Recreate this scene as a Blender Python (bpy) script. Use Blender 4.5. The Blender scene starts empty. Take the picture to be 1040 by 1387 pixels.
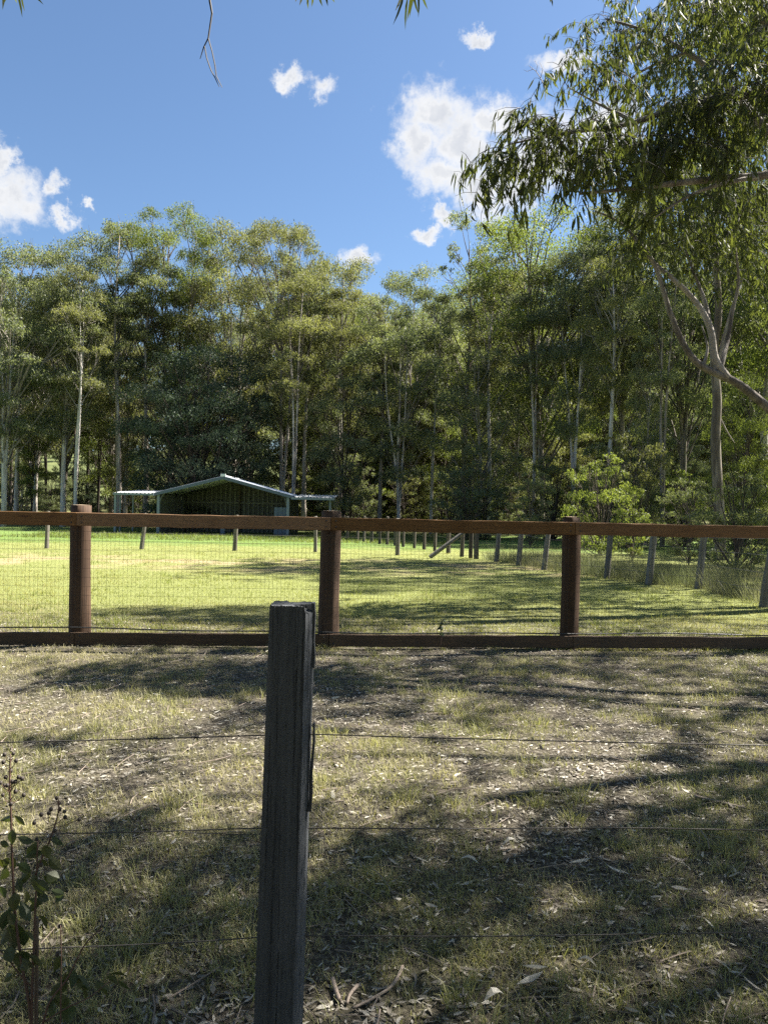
import bpy, math, random
import numpy as np
from mathutils import Vector, Matrix

R = math.radians
sc = bpy.context.scene
col = sc.collection
PI = math.pi

# ------------------------------------------------------------------ camera
EYE = Vector((0.0, 0.0, 1.5))
FPX, CX, CY = 1040.0, 520.0, 693.5
cam_rot = Matrix.Rotation(PI / 2 - R(0.19), 3, 'X') @ Matrix.Rotation(R(1.1), 3, 'Z')
cd = bpy.data.cameras.new('camera')
cd.sensor_fit = 'HORIZONTAL'
cd.sensor_width = 36.0
cd.lens = 36.0 * FPX / 1040.0
cd.clip_start = 0.05
cd.clip_end = 5000
cam = bpy.data.objects.new('camera', cd)
cam.matrix_world = Matrix.Translation(EYE) @ cam_rot.to_4x4()
col.objects.link(cam)
sc.camera = cam

# ------------------------------------------------------------------ light
SUN_EL, SUN_AZ = R(51), R(66)          # azimuth clockwise from the +Y view direction
SUN_DIR = Vector((math.sin(SUN_AZ) * math.cos(SUN_EL), math.cos(SUN_AZ) * math.cos(SUN_EL), math.sin(SUN_EL)))
sd = bpy.data.lights.new('sun', 'SUN')
sd.energy = 5.0
sd.angle = R(0.53)
sd.color = (1.0, 0.94, 0.84)
so = bpy.data.objects.new('sun', sd)
so.rotation_euler = SUN_DIR.to_track_quat('Z', 'Y').to_euler()
so.location = (20, 20, 60)
col.objects.link(so)

sc.view_settings.view_transform = 'Standard'
sc.view_settings.look = 'None'
sc.view_settings.gamma = 1.0
sc.view_settings.use_curve_mapping = False
EXPOSURE = 2.25
sc.view_settings.exposure = EXPOSURE
sc.cycles.max_bounces = 7
sc.cycles.diffuse_bounces = 4
sc.cycles.glossy_bounces = 2
sc.cycles.transmission_bounces = 4
sc.cycles.sample_clamp_indirect = 4.0
sc.cycles.use_denoising = False
try:
    sc.cycles.denoiser = 'OPENIMAGEDENOISE'
    sc.cycles.denoising_input_passes = 'RGB_ALBEDO_NORMAL'
except Exception:
    pass


def ray(x, y):
    return cam_rot @ Vector(((x - CX) / FPX, (CY - y) / FPX, -1.0))


def pix(x, y, d):
    """the place seen at (x, y) of the photograph, d metres ahead"""
    r = ray(x, y)
    return EYE + r * (d / r.y)


def to_pix(p):
    q = cam_rot.transposed() @ (Vector(p) - EYE)
    if q.z > -0.05:
        return (-9999, -9999)
    return (CX + FPX * q.x / -q.z, CY - FPX * q.y / -q.z)


# ------------------------------------------------------------------ node helpers
def link(nt, a, b):
    nt.links.new(a, b)


def mathn(nt, op, a, b=None, c=None, clamp=False):
    n = nt.nodes.new('ShaderNodeMath')
    n.operation = op
    n.use_clamp = clamp
    for i, v in enumerate((a, b, c)):
        if v is None:
            continue
        if isinstance(v, (int, float)):
            n.inputs[i].default_value = v
        else:
            link(nt, v, n.inputs[i])
    return n.outputs[0]


def vmath(nt, op, a, b=None, c=None, scale=None):
    n = nt.nodes.new('ShaderNodeVectorMath')
    n.operation = op
    for i, v in enumerate((a, b, c)):
        if v is None:
            continue
        if isinstance(v, (tuple, list)):
            n.inputs[i].default_value = v
        else:
            link(nt, v, n.inputs[i])
    if scale is not None:
        n.inputs['Scale'].default_value = scale
    return n.outputs['Value'] if op in ('LENGTH', 'DOT_PRODUCT') else n.outputs[0]


def noise(nt, vec, scale, detail=4, rough=0.55, out='Fac', dist=0.0):
    n = nt.nodes.new('ShaderNodeTexNoise')
    n.inputs['Scale'].default_value = scale
    n.inputs['Detail'].default_value = detail
    n.inputs['Roughness'].default_value = rough
    n.inputs['Distortion'].default_value = dist
    if vec is not None:
        link(nt, vec, n.inputs['Vector'])
    return n.outputs[out]


def ramp(nt, fac, stops, interp='LINEAR'):
    n = nt.nodes.new('ShaderNodeValToRGB')
    n.color_ramp.interpolation = interp
    el = n.color_ramp.elements
    while len(el) < len(stops):
        el.new(0.5)
    for e, (p, c) in zip(el, stops):
        e.position = p
        e.color = (c, c, c, 1) if isinstance(c, (int, float)) else (*c, 1)
    link(nt, fac, n.inputs[0])
    return n.outputs[0]


def mix(nt, fac, a, b, mode='MIX'):
    n = nt.nodes.new('ShaderNodeMix')
    n.data_type = 'RGBA'
    n.blend_type = mode
    for sock, v in ((n.inputs[0], fac), (n.inputs[6], a), (n.inputs[7], b)):
        if isinstance(v, (int, float)):
            sock.default_value = v
        elif isinstance(v, tuple):
            sock.default_value = (*v, 1)
        else:
            link(nt, v, sock)
    return n.outputs[2]


def mapr(nt, v, a, b, c=0.0, d=1.0, smooth=False):
    n = nt.nodes.new('ShaderNodeMapRange')
    n.interpolation_type = 'SMOOTHSTEP' if smooth else 'LINEAR'
    link(nt, v, n.inputs[0])
    for i, x in zip((1, 2, 3, 4), (a, b, c, d)):
        n.inputs[i].default_value = x
    return n.outputs[0]


# ------------------------------------------------------------------ sky with fair-weather clouds
world = bpy.data.worlds.new('World')
sc.world = world
world.use_nodes = True
nt = world.node_tree
nt.nodes.clear()
sky = nt.nodes.new('ShaderNodeTexSky')
sky.sky_type = 'NISHITA'
sky.sun_disc = False
sky.sun_elevation = SUN_EL
sky.sun_rotation = SUN_AZ
sky.altitude = 0
sky.air_density = 1.0
sky.dust_density = 0.65
sky.ozone_density = 2.6
tc = nt.nodes.new('ShaderNodeTexCoord')
sx = nt.nodes.new('ShaderNodeSeparateXYZ')
link(nt, tc.outputs['Generated'], sx.inputs[0])
az = mathn(nt, 'ARCTAN2', sx.outputs[0], sx.outputs[1])
elv = mathn(nt, 'ARCSINE', sx.outputs[2])
cb = nt.nodes.new('ShaderNodeCombineXYZ')
link(nt, az, cb.inputs[0])
link(nt, elv, cb.inputs[1])
w1 = vmath(nt, 'SCALE', vmath(nt, 'SUBTRACT', noise(nt, cb.outputs[0], 14, 7, 0.68, 'Color'), (0.5, 0.5, 0.5)), scale=0.085)
pw = vmath(nt, 'MULTIPLY', vmath(nt, 'ADD', cb.outputs[0], w1), (1, 1, 0))
blobs = [(590, 158, 50, 40), (566, 205, 30, 44), (618, 190, 52, 58), (690, 160, 45, 28), (606, 245, 42, 34), (650, 255, 45, 42),
         (740, 200, 55, 50), (820, 185, 45, 40), (700, 235, 55, 45), (660, 160, 50, 24), (576, 312, 18, 9), (602, 300, 14, 12),
         (386, 116, 17, 14), (432, 118, 22, 18), (640, 46, 20, 10), (772, 76, 40, 14), (480, 350, 24, 14), (72, 258, 13, 16),
         (86, 297, 16, 12), (20, 272, 44, 36), (2, 218, 14, 26), (-45, 270, 60, 55), (114, 277, 10, 8)]
AE = []
for (x, y, rx, ry) in blobs:
    r = ray(x, y).normalized()
    a0, e0 = math.atan2(r.x, r.y), math.asin(r.z)
    r2 = ray(x + rx, y).normalized()
    r3 = ray(x, y - ry).normalized()
    AE.append((a0, e0, abs(math.atan2(r2.x, r2.y) - a0), abs(math.asin(r3.z) - e0)))
rc = random.Random(5)
for k in range(11):                                   # the same kind of cloud all round
    a0 = rc.choice((-1, 1)) * rc.uniform(0.75, 3.0)
    e0 = rc.uniform(0.15, 0.9)
    s = rc.uniform(0.02, 0.06)
    AE.append((a0, e0, s * 1.3, s))
    AE.append((a0 + s, e0 + s * .5, s, s * .9))
fld = None
for (a0, e0, ra, re) in AE:
    v = vmath(nt, 'MULTIPLY_ADD', pw, (1 / ra, 1 / re, 0), (-a0 / ra, -e0 / re, 0))
    l = vmath(nt, 'LENGTH', v)
    fld = l if fld is None else mathn(nt, 'MINIMUM', fld, l)
fine = noise(nt, cb.outputs[0], 45, 8, 0.62)
fld = mathn(nt, 'ADD', fld, mathn(nt, 'MULTIPLY', mathn(nt, 'SUBTRACT', fine, 0.5), 1.7))
alpha = mapr(nt, fld, 1.40, 0.30, 0, 1, True)
puff = noise(nt, vmath(nt, 'ADD', cb.outputs[0], (0.3, 0.1, 0)), 24, 6, 0.6)
deep = mathn(nt, 'ADD', mathn(nt, 'MULTIPLY', mapr(nt, fld, 0.95, 0.15), 0.75), mathn(nt, 'MULTIPLY', mathn(nt, 'SUBTRACT', puff, 0.45), 1.0))
CL = 4.3
ccol = mix(nt, mapr(nt, deep, 0.1, 1.25, 0, 1, True), (CL, CL * 1.0, CL * 1.0), (CL * .62, CL * .66, CL * .74))
skyc = mix(nt, 1.0, sky.outputs[0], (0.625, 0.695, 0.745), 'MULTIPLY')
mx = mix(nt, alpha, skyc, ccol)
bg = nt.nodes.new('ShaderNodeBackground')
bg.inputs['Strength'].default_value = 0.05
link(nt, mx, bg.inputs[0])
wo = nt.nodes.new('ShaderNodeOutputWorld')
link(nt, bg.outputs[0], wo.inputs[0])


# ------------------------------------------------------------------ materials
def new_mat(name):
    m = bpy.data.materials.new(name)
    m.use_nodes = True
    t = m.node_tree
    b = t.nodes['Principled BSDF']
    return m, t, b


def objco(t):
    return t.nodes.new('ShaderNodeTexCoord').outputs['Object']


def geopos(t):
    return t.nodes.new('ShaderNodeNewGeometry').outputs['Position']


def mapping(t, vec, scale):
    n = t.nodes.new('ShaderNodeMapping')
    n.inputs['Scale'].default_value = scale
    link(t, vec, n.inputs[0])
    return n.outputs[0]


def bump(t, b, h, dist, strength=1.0):
    n = t.nodes.new('ShaderNodeBump')
    n.inputs['Distance'].default_value = dist
    n.inputs['Strength'].default_value = strength
    link(t, h, n.inputs['Height'])
    link(t, n.outputs[0], b.inputs['Normal'])


def attr(t, name):
    n = t.nodes.new('ShaderNodeAttribute')
    n.attribute_name = name
    return n.outputs['Fac']


def objrand(t):
    return t.nodes.new('ShaderNodeObjectInfo').outputs['Random']


def leaf_mat(name, c_a, c_b, c_c, trans=0.4, rough=0.45, tcol=(1.5, 1.7, 0.55), spec=0.5):
    """c_a..c_b over the leaves of one plant, c_c the direction single plants lean to"""
    m, t, b = new_mat(name)
    c = mix(t, attr(t, 'tint'), c_a, c_b)
    c = mix(t, mathn(t, 'MULTIPLY', objrand(t), 0.75), c, c_c)
    link(t, c, b.inputs['Base Color'])
    b.inputs['Roughness'].default_value = rough
    b.inputs['Specular IOR Level'].default_value = spec
    tr = t.nodes.new('ShaderNodeBsdfTranslucent')
    link(t, mix(t, 1.0, c, tcol, 'MULTIPLY'), tr.inputs[0])
    ms = t.nodes.new('ShaderNodeMixShader')
    ms.inputs[0].default_value = trans
    link(t, b.outputs[0], ms.inputs[1])
    link(t, tr.outputs[0], ms.inputs[2])
    link(t, ms.outputs[0], t.nodes['Material Output'].inputs[0])
    return m


M = {}
M['leaf_far'] = leaf_mat('gum_leaves', (0.095, 0.115, 0.068), (0.190, 0.204, 0.114), (0.146, 0.162, 0.108), 0.50, 0.55, (1.25, 1.32, .62), .35)
M['leaf_olive'] = leaf_mat('olive_leaves', (0.112, 0.122, 0.066), (0.198, 0.2, 0.10), (0.156, 0.16, 0.088), 0.48, 0.6, (1.3, 1.35, .6), .3)
M['leaf_bright'] = leaf_mat('bright_leaves', (0.09, 0.112, 0.038), (0.18, 0.205, 0.065), (0.125, 0.15, 0.05), 0.46, 0.6, (1.3, 1.38, .58), .3)
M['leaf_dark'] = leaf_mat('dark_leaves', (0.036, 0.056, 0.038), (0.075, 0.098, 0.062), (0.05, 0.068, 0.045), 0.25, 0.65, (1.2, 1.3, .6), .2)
M['leaf_near'] = leaf_mat('sickle_leaves', (0.046, 0.062, 0.032), (0.125, 0.135, 0.056), (0.07, 0.084, 0.045), 0.40, 0.6, (1.5, 1.55, .5), .22)
M['leaf_shrub'] = leaf_mat('shrub_leaves', (0.026, 0.046, 0.02), (0.075, 0.075, 0.026), (0.045, 0.055, 0.022), 0.3, 0.5)
M['grass'] = leaf_mat('grass_blades', (0.40, 0.355, 0.22), (0.185, 0.21, 0.075), (0.29, 0.27, 0.14), 0.32, 0.6, (1.25, 1.3, 0.7), 0.25)
M['grass_paddock'] = leaf_mat('paddock_blades', (0.275, 0.245, 0.095), (0.165, 0.205, 0.055), (0.22, 0.22, 0.07), 0.4, 0.6, (1.25, 1.3, 0.7), 0.25)
M['grass_tall'] = leaf_mat('tall_grass_blades', (0.20, 0.185, 0.12), (0.10, 0.13, 0.065), (0.15, 0.155, 0.09), 0.4, 0.6, (1.2, 1.25, 0.8), 0.25)
M['litter'] = leaf_mat('dry_leaves', (0.10, 0.085, 0.064), (0.50, 0.47, 0.40), (0.24, 0.215, 0.17), 0.12, 0.55, (1.1, 1.0, 0.8), 0.4)


def bark_mat(name, pale, mid, dark, pale_amt=0.5, vary=0.5):
    m, t, b = new_mat(name)
    oc = objco(t)
    st = mapping(t, oc, (2.2, 2.2, 0.32))
    n1 = noise(t, st, 2.4, 6, 0.6)
    n2 = noise(t, mapping(t, oc, (14, 14, 1.6)), 1.5, 5, 0.65)
    f = mathn(t, 'ADD', n1, mathn(t, 'MULTIPLY', mathn(t, 'SUBTRACT', objrand(t), pale_amt), vary))
    c = ramp(t, f, [(0.34, pale), (0.5, mid), (0.68, dark)])
    c = mix(t, mapr(t, n2, 0.35, 0.75, 0, 0.55), c, dark)
    link(t, c, b.inputs['Base Color'])
    b.inputs['Roughness'].default_value = 0.85
    b.inputs['Specular IOR Level'].default_value = 0.2
    bump(t, b, mathn(t, 'ADD', n1, n2), 0.03, 0.8)
    return m


M['bark'] = bark_mat('gum_bark', (0.46, 0.42, 0.37), (0.27, 0.235, 0.195), (0.10, 0.08, 0.065), 0.5)
M['bark_dark'] = bark_mat('ironbark', (0.16, 0.13, 0.11), (0.10, 0.08, 0.065), (0.05, 0.04, 0.034), 0.4)
M['bark_limb'] = bark_mat('limb_bark', (0.27, 0.245, 0.215), (0.16, 0.14, 0.118), (0.07, 0.058, 0.05), 0.5)
M['bark_pale'] = bark_mat('pale_smooth_bark', (0.58, 0.54, 0.50), (0.42, 0.38, 0.34), (0.20, 0.17, 0.145), 0.5)
M['bark_near'] = bark_mat('smooth_limb_bark', (0.40, 0.36, 0.32), (0.25, 0.22, 0.19), (0.09, 0.074, 0.062), 0.5, 0.16)


def timber_mat(name, ca, cb_, crack, vertical=True, knot=None):
    m, t, b = new_mat(name)
    oc = objco(t)
    sc_ = (38, 38, 1.1) if vertical else (1.1, 40, 40)
    g = noise(t, mapping(t, oc, sc_), 1.0, 6, 0.65)
    g2 = noise(t, mapping(t, oc, (90, 90, 1.6) if vertical else (1.6, 90, 90)), 1.0, 3, 0.6)
    bl = noise(t, oc, 2.2, 4, 0.6)
    c = mix(t, mapr(t, mathn(t, 'ADD', mathn(t, 'MULTIPLY', g, 0.6), mathn(t, 'MULTIPLY', bl, 0.4)), 0.35, 0.65), ca, cb_)
    cr = mapr(t, g2, 0.58, 0.70, 0, 0.8)
    c = mix(t, cr, c, crack)
    if knot:
        v = t.nodes.new('ShaderNodeTexVoronoi')
        v.inputs['Scale'].default_value = 1.0
        link(t, mapping(t, oc, (1.1, 9, 9)), v.inputs['Vector'])
        c = mix(t, mapr(t, v.outputs['Distance'], 0.10, 0.05, 0, 0.9), c, knot)
    hv = t.nodes.new('ShaderNodeHueSaturation')
    link(t, mapr(t, objrand(t), 0, 1, .8, 1.2), hv.inputs['Value'])
    link(t, mapr(t, objrand(t), 1, 0, .9, 1.1), hv.inputs['Saturation'])
    link(t, c, hv.inputs['Color'])
    c = hv.outputs[0]
    link(t, c, b.inputs['Base Color'])
    b.inputs['Roughness'].default_value = 0.82
    b.inputs['Specular IOR Level'].default_value = 0.25
    bump(t, b, mathn(t, 'SUBTRACT', mathn(t, 'MULTIPLY', g, 1.0), mathn(t, 'MULTIPLY', cr, 0.6)), 0.004, 0.9)
    return m


M['old_post'] = timber_mat('weathered_hardwood', (0.034, 0.037, 0.042), (0.075, 0.080, 0.088), (0.012, 0.012, 0.013))
M['grey_post'] = timber_mat('grey_split_posts', (0.095, 0.085, 0.073), (0.18, 0.165, 0.14), (0.05, 0.045, 0.04))
M['dark_post'] = timber_mat('dark_posts', (0.07, 0.06, 0.05), (0.12, 0.105, 0.09), (0.03, 0.027, 0.025))
M['log_post'] = timber_mat('treated_log', (0.036, 0.021, 0.014), (0.09, 0.053, 0.031), (0.035, 0.02, 0.014))
M['log_end'] = timber_mat('sawn_log_end', (0.34, 0.25, 0.16), (0.44, 0.34, 0.23), (0.2, 0.13, 0.08))
M['rail'] = timber_mat('sawn_rail', (0.135, 0.070, 0.029), (0.20, 0.112, 0.052), (0.08, 0.042, 0.02), False, (0.06, 0.03, 0.018))
M['rail_low'] = timber_mat('weathered_bottom_rail', (0.06, 0.04, 0.027), (0.105, 0.07, 0.046), (0.05, 0.03, 0.02), False)


def plain_mat(name, c, rough=0.5, metal=0.0, var=0.25, nscale=6.0):
    m, t, b = new_mat(name)
    n = noise(t, objco(t), nscale, 5, 0.6)
    cc = mix(t, n, tuple(v * (1 - var) for v in c), tuple(min(1, v * (1 + var)) for v in c))
    link(t, cc, b.inputs['Base Color'])
    b.inputs['Roughness'].default_value = rough
    b.inputs['Metallic'].default_value = metal
    return m


M['wire'] = plain_mat('galvanised_wire', (0.16, 0.15, 0.14), 0.5, 0.6)
M['rust_wire'] = plain_mat('rusty_wire', (0.065, 0.06, 0.055), 0.6, 0.4)
M['pipe'] = plain_mat('black_pipe', (0.03, 0.03, 0.03), 0.45)
M['sheet'] = plain_mat('green_grey_sheet', (0.04, 0.044, 0.035), 0.5, 0.0, 0.2, 1.5)
M['zinc'] = plain_mat('zinc_roof_sheet', (0.62, 0.64, 0.66), 0.35, 0.35, 0.12, 1.2)
M['slate_trim'] = plain_mat('slate_blue_trim', (0.075, 0.10, 0.14), 0.5, 0.0, 0.12)
M['steel_post'] = plain_mat('grey_steel_post', (0.17, 0.20, 0.23), 0.5, 0.1, 0.15)
M['rib'] = plain_mat('pale_girt', (0.095, 0.10, 0.085), 0.5, 0.1)
M['stem'] = plain_mat('brown_stem', (0.075, 0.04, 0.028), 0.7)
M['stake'] = plain_mat('pale_stem', (0.10, 0.07, 0.048), 0.7)
M['capsule'] = plain_mat('dry_seed_capsule', (0.028, 0.02, 0.016), 0.7)
M['stick'] = plain_mat('fallen_stick_bark', (0.19, 0.15, 0.12), 0.8, 0, 0.4, 20)
M['twig'] = plain_mat('dark_twig', (0.035, 0.028, 0.024), 0.75)


# ------------------------------------------------------------------ mesh helpers
class Geo:
    def __init__(s):
        s.v, s.f = [], []

    def tube(s, pts, rad, sides=6, cap=True, closed_tip=False):
        n = len(pts)
        if isinstance(rad, (int, float)):
            rad = [rad] * n
        base = len(s.v)
        up = None
        for i in range(n):
            a = Vector(pts[max(i - 1, 0)])
            b = Vector(pts[min(i + 1, n - 1)])
            t = (b - a)
            t = t.normalized() if t.length > 1e-9 else Vector((0, 0, 1))
            if up is None:
                up = Vector((0, 1, 0)) if abs(t.y) < 0.9 else Vector((1, 0, 0))
            u = (up - t * up.dot(t)).normalized()
            w = t.cross(u)
            up = u
            p = Vector(pts[i])
            for k in range(sides):
                an = 2 * PI * k / sides
                s.v.append(p + (u * math.cos(an) + w * math.sin(an)) * rad[i])
        for i in range(n - 1):
            for k in range(sides):
                k2 = (k + 1) % sides
                a = base + i * sides
                s.f.append((a + k, a + k2, a + sides + k2, a + sides + k))
        if cap:
            s.f.append(tuple(base + k for k in range(sides))[::-1])
            s.f.append(tuple(base + (n - 1) * sides + k for k in range(sides)))

    def box(s, c, h, rot=None):
        b = len(s.v)
        for dz in (-1, 1):
            for dx, dy in ((-1, -1), (1, -1), (1, 1), (-1, 1)):
                p = Vector((dx * h[0], dy * h[1], dz * h[2]))
                if rot is not None:
                    p = rot @ p
                s.v.append(Vector(c) + p)
        for q in ((3, 2, 1, 0), (4, 5, 6, 7), (0, 1, 5, 4), (1, 2, 6, 5), (2, 3, 7, 6), (3, 0, 4, 7)):
            s.f.append(tuple(b + i for i in q))

    def ball(s, c, r, seg=7, rings=5, zs=1.0):
        b = len(s.v)
        c = Vector(c)
        s.v.append(c + Vector((0, 0, r * zs)))
        for i in range(1, rings):
            th = PI * i / rings
            for k in range(seg):
                ph = 2 * PI * k / seg
                s.v.append(c + Vector((r * math.sin(th) * math.cos(ph), r * math.sin(th) * math.sin(ph), r * zs * math.cos(th))))
        s.v.append(c - Vector((0, 0, r * zs)))
        e = len(s.v) - 1
        for k in range(seg):
            k2 = (k + 1) % seg
            s.f.append((b, b + 1 + k, b + 1 + k2))
            for i in range(rings - 2):
                a = b + 1 + i * seg
                s.f.append((a + k, a + seg + k, a + seg + k2, a + k2))
            a = b + 1 + (rings - 2) * seg
            s.f.append((a + k, e, a + k2))


def tagp(o, label=None, cat=None, group=None, kind=None):
    if label:
        o['label'] = label
    if cat:
        o['category'] = cat
    if group:
        o['group'] = group
    if kind:
        o['kind'] = kind
    return o


def raw_mesh(name, v, f):
    me = bpy.data.meshes.new(name)
    me.from_pydata([tuple(p) for p in v], [], f)
    me.update()
    return me


def add(name, me, mat=None, parent=None, loc=None, smooth=False):
    if mat is not None and not me.materials:
        me.materials.append(mat)
    if smooth:
        me.polygons.foreach_set('use_smooth', [True] * len(me.polygons))
    o = bpy.data.objects.new(name, me)
    if parent is not None:
        o.parent = parent
    if loc is not None:
        o.location = loc
    col.objects.link(o)
    return o


def part(name, g, mat, root, smooth=False, holder=None):
    """a mesh in world coordinates, hung under root (or under holder, a part of root)"""
    L = root.location if root is not None else Vector()
    me = raw_mesh(name, [Vector(p) - L for p in g.v], g.f)
    return add(name, me, mat, holder if holder is not None else root, None, smooth)


def thing(name, label, cat, loc=(0, 0, 0), rz=0.0, group=None):
    o = bpy.data.objects.new(name, None)
    o.empty_display_size = 0.2
    o.location = loc
    o.rotation_euler = (0, 0, rz)
    col.objects.link(o)
    return tagp(o, label, cat, group)


def np_mesh(name, V, quads=None, tris=None, tint=None):
    me = bpy.data.meshes.new(name)
    V = np.asarray(V, dtype=np.float32)
    loops, starts, totals, pos = [], [], [], 0
    for F, n in ((quads, 4), (tris, 3)):
        if F is None or len(F) == 0:
            continue
        F = np.asarray(F, dtype=np.int32)
        loops.append(F.ravel())
        starts.append(pos + np.arange(len(F), dtype=np.int32) * n)
        totals.append(np.full(len(F), n, dtype=np.int32))
        pos += F.size
    loops = np.concatenate(loops)
    starts = np.concatenate(starts)
    totals = np.concatenate(totals)
    me.vertices.add(len(V))
    me.vertices.foreach_set('co', V.ravel())
    me.loops.add(len(loops))
    me.loops.foreach_set('vertex_index', loops)
    me.polygons.add(len(starts))
    me.polygons.foreach_set('loop_start', starts)
    me.polygons.foreach_set('loop_total', totals)
    if tint is not None:
        a = me.attributes.new('tint', 'FLOAT', 'POINT')
        a.data.foreach_set('value', np.asarray(tint, dtype=np.float32))
    me.update(calc_edges=True)
    me.validate()
    return me


def norm(a):
    return a / (np.linalg.norm(a, axis=1, keepdims=True) + 1e-9)


def leaf_diamonds(P, D, S, L, W):
    n = len(P)
    L = L[:, None]
    W = W[:, None]
    V = np.empty((n, 4, 3), np.float32)
    V[:, 0] = P
    V[:, 1] = P + D * L * .42 + S * W * .5
    V[:, 2] = P + D * L
    V[:, 3] = P + D * L * .42 - S * W * .5
    Q = np.arange(n * 4, dtype=np.int32).reshape(n, 4)
    return V.reshape(-1, 3), Q


def leaf_sickles(P, D, S, L, W, B):
    """curved leaf: root, two cross rows, tip; B is the bend direction times amount"""
    n = len(P)
    L = L[:, None]
    W = W[:, None]
    V = np.empty((n, 6, 3), np.float32)

    def at(t):
        return P + D * L * t + B * L * (t * t)
    V[:, 0] = P
    V[:, 1] = at(.32) + S * W * .5
    V[:, 2] = at(.32) - S * W * .5
    V[:, 3] = at(.66) + S * W * .4
    V[:, 4] = at(.66) - S * W * .4
    V[:, 5] = at(1.0)
    b = np.arange(n, dtype=np.int32)[:, None] * 6
    T = np.concatenate([b + np.array([[0, 2, 1]]), b + np.array([[3, 4, 5]])])
    Q = b + np.array([[1, 2, 4, 3]])
    return V.reshape(-1, 3), Q, T


def vnoise(x, y, seed=0):
    """smooth value noise in [0, 1]"""
    rs = np.random.RandomState(seed)
    tab = rs.rand(256, 256)
    x = np.asarray(x, float)
    y = np.asarray(y, float)
    xi = np.floor(x).astype(int)
    yi = np.floor(y).astype(int)
    fx = x - xi
    fy = y - yi
    fx = fx * fx * (3 - 2 * fx)
    fy = fy * fy * (3 - 2 * fy)
    a = tab[xi % 256, yi % 256]
    b = tab[(xi + 1) % 256, yi % 256]
    c = tab[xi % 256, (yi + 1) % 256]
    d = tab[(xi + 1) % 256, (yi + 1) % 256]
    return (a * (1 - fx) + b * fx) * (1 - fy) + (c * (1 - fx) + d * fx) * fy


def fbm(x, y, seed=0, oct=4):
    s, a, t = 0, 1.0, 0
    for k in range(oct):
        s = s + a * vnoise(np.asarray(x) * 2 ** k + 17.3 * k, np.asarray(y) * 2 ** k + 5.1 * k, seed + k)
        t += a
        a *= 0.5
    return s / t


# ------------------------------------------------------------------ ground
def gz(x, y):
    x = np.asarray(x, float)
    y = np.asarray(y, float)
    d = np.hypot(x, y)
    near = (fbm(x * .9, y * .9, 3, 3) - .5) * 0.05 * np.clip(1.4 - d / 60, 0, 1)
    t = np.clip((y - 62) / 125, 0, 1)
    rise = 14.0 * t * t * (3 - 2 * t)
    return near + rise


def gzf(x, y):
    return float(gz(np.array([x]), np.array([y]))[0])


def ground_at(x, y):
    """the ground seen at pixel (x, y)"""
    r = ray(x, y)
    p = EYE + r * (EYE.z / -r.z)
    return Vector((p.x, p.y, gzf(p.x, p.y)))


def spaced(lo, hi, fine, growth, inner):
    a = [0.0]
    s = fine
    while a[-1] < hi:
        if a[-1] > inner:
            s *= growth
        a.append(a[-1] + s)
    b = [0.0]
    s = fine
    while b[-1] > lo:
        if -b[-1] > inner * .4:
            s *= growth
        b.append(b[-1] - s)
    return np.array(b[::-1][:-1] + a)


xs = spaced(-900, 900, 0.16, 1.13, 5)
ys = spaced(-300, 1500, 0.16, 1.09, 11)
XX, YY = np.meshgrid(xs, ys)
ZZ = gz(XX, YY)
nx, ny = len(xs), len(ys)
GV = np.stack([XX, YY, ZZ], -1).reshape(-1, 3)
ii = (np.arange(ny - 1)[:, None] * nx + np.arange(nx - 1)[None, :]).ravel()
GQ = np.stack([ii, ii + 1, ii + nx + 1, ii + nx], 1)

m, t, b = new_mat('ground_soil_and_grass')
gp = geopos(t)
sp = t.nodes.new('ShaderNodeSeparateXYZ')
link(t, gp, sp.inputs[0])
n_big = noise(t, gp, 0.55, 4, 0.6)
n_mid = noise(t, gp, 3.2, 5, 0.65)
n_fine = noise(t, gp, 38, 5, 0.7)
n_str = noise(t, gp, 140, 3, 0.7)
soil = ramp(t, n_fine, [(0.3, (0.03, 0.026, 0.021)), (0.48, (0.078, 0.067, 0.052)), (0.62, (0.17, 0.152, 0.118)), (0.75, (0.31, 0.285, 0.23))])
green = ramp(t, n_fine, [(0.3, (0.04, 0.04, 0.024)), (0.5, (0.10, 0.094, 0.053)), (0.72, (0.22, 0.198, 0.125))])
yard = mix(t, mapr(t, mathn(t, 'ADD', mathn(t, 'MULTIPLY', n_big, 0.5), mathn(t, 'MULTIPLY', n_mid, 0.5)), 0.46, 0.62, 0, 0.75, True), soil, green)
pad = ramp(t, n_fine, [(0.3, (0.11, 0.14, 0.042)), (0.5, (0.18, 0.20, 0.066)), (0.75, (0.27, 0.26, 0.12))])
bare = ramp(t, n_mid, [(0.3, (0.27, 0.21, 0.12)), (0.7, (0.33, 0.26, 0.17))])
xc = sp.outputs[0]
yc = sp.outputs[1]
bare_m = mathn(t, 'MULTIPLY', mathn(t, 'MULTIPLY', mapr(t, yc, 16.5, 19, 0, 1, True), mapr(t, yc, 24, 21, 0, 1, True)),
               mapr(t, n_big, 0.42, 0.62, 0, 0.8, True))
pad = mix(t, bare_m, pad, bare)
lush = ramp(t, n_fine, [(0.3, (0.065, 0.115, 0.026)), (0.7, (0.135, 0.205, 0.055))])
edge = mathn(t, 'ADD', yc, mathn(t, 'MULTIPLY', mathn(t, 'SUBTRACT', n_big, 0.5), 8))
pad = mix(t, mapr(t, edge, 27.5, 31, 0, 0.85, True), pad, lush)
wood = ramp(t, n_mid, [(0.3, (0.06, 0.06, 0.03)), (0.55, (0.11, 0.112, 0.045)), (0.75, (0.16, 0.14, 0.075))])
far = mix(t, mapr(t, edge, 44, 52, 0, 1, True), pad, wood)
field = ramp(t, n_big, [(0.3, (0.06, 0.078, 0.03)), (0.7, (0.115, 0.128, 0.05))])
far = mix(t, mapr(t, yc, 75, 95, 0, 1, True), far, field)
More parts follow.
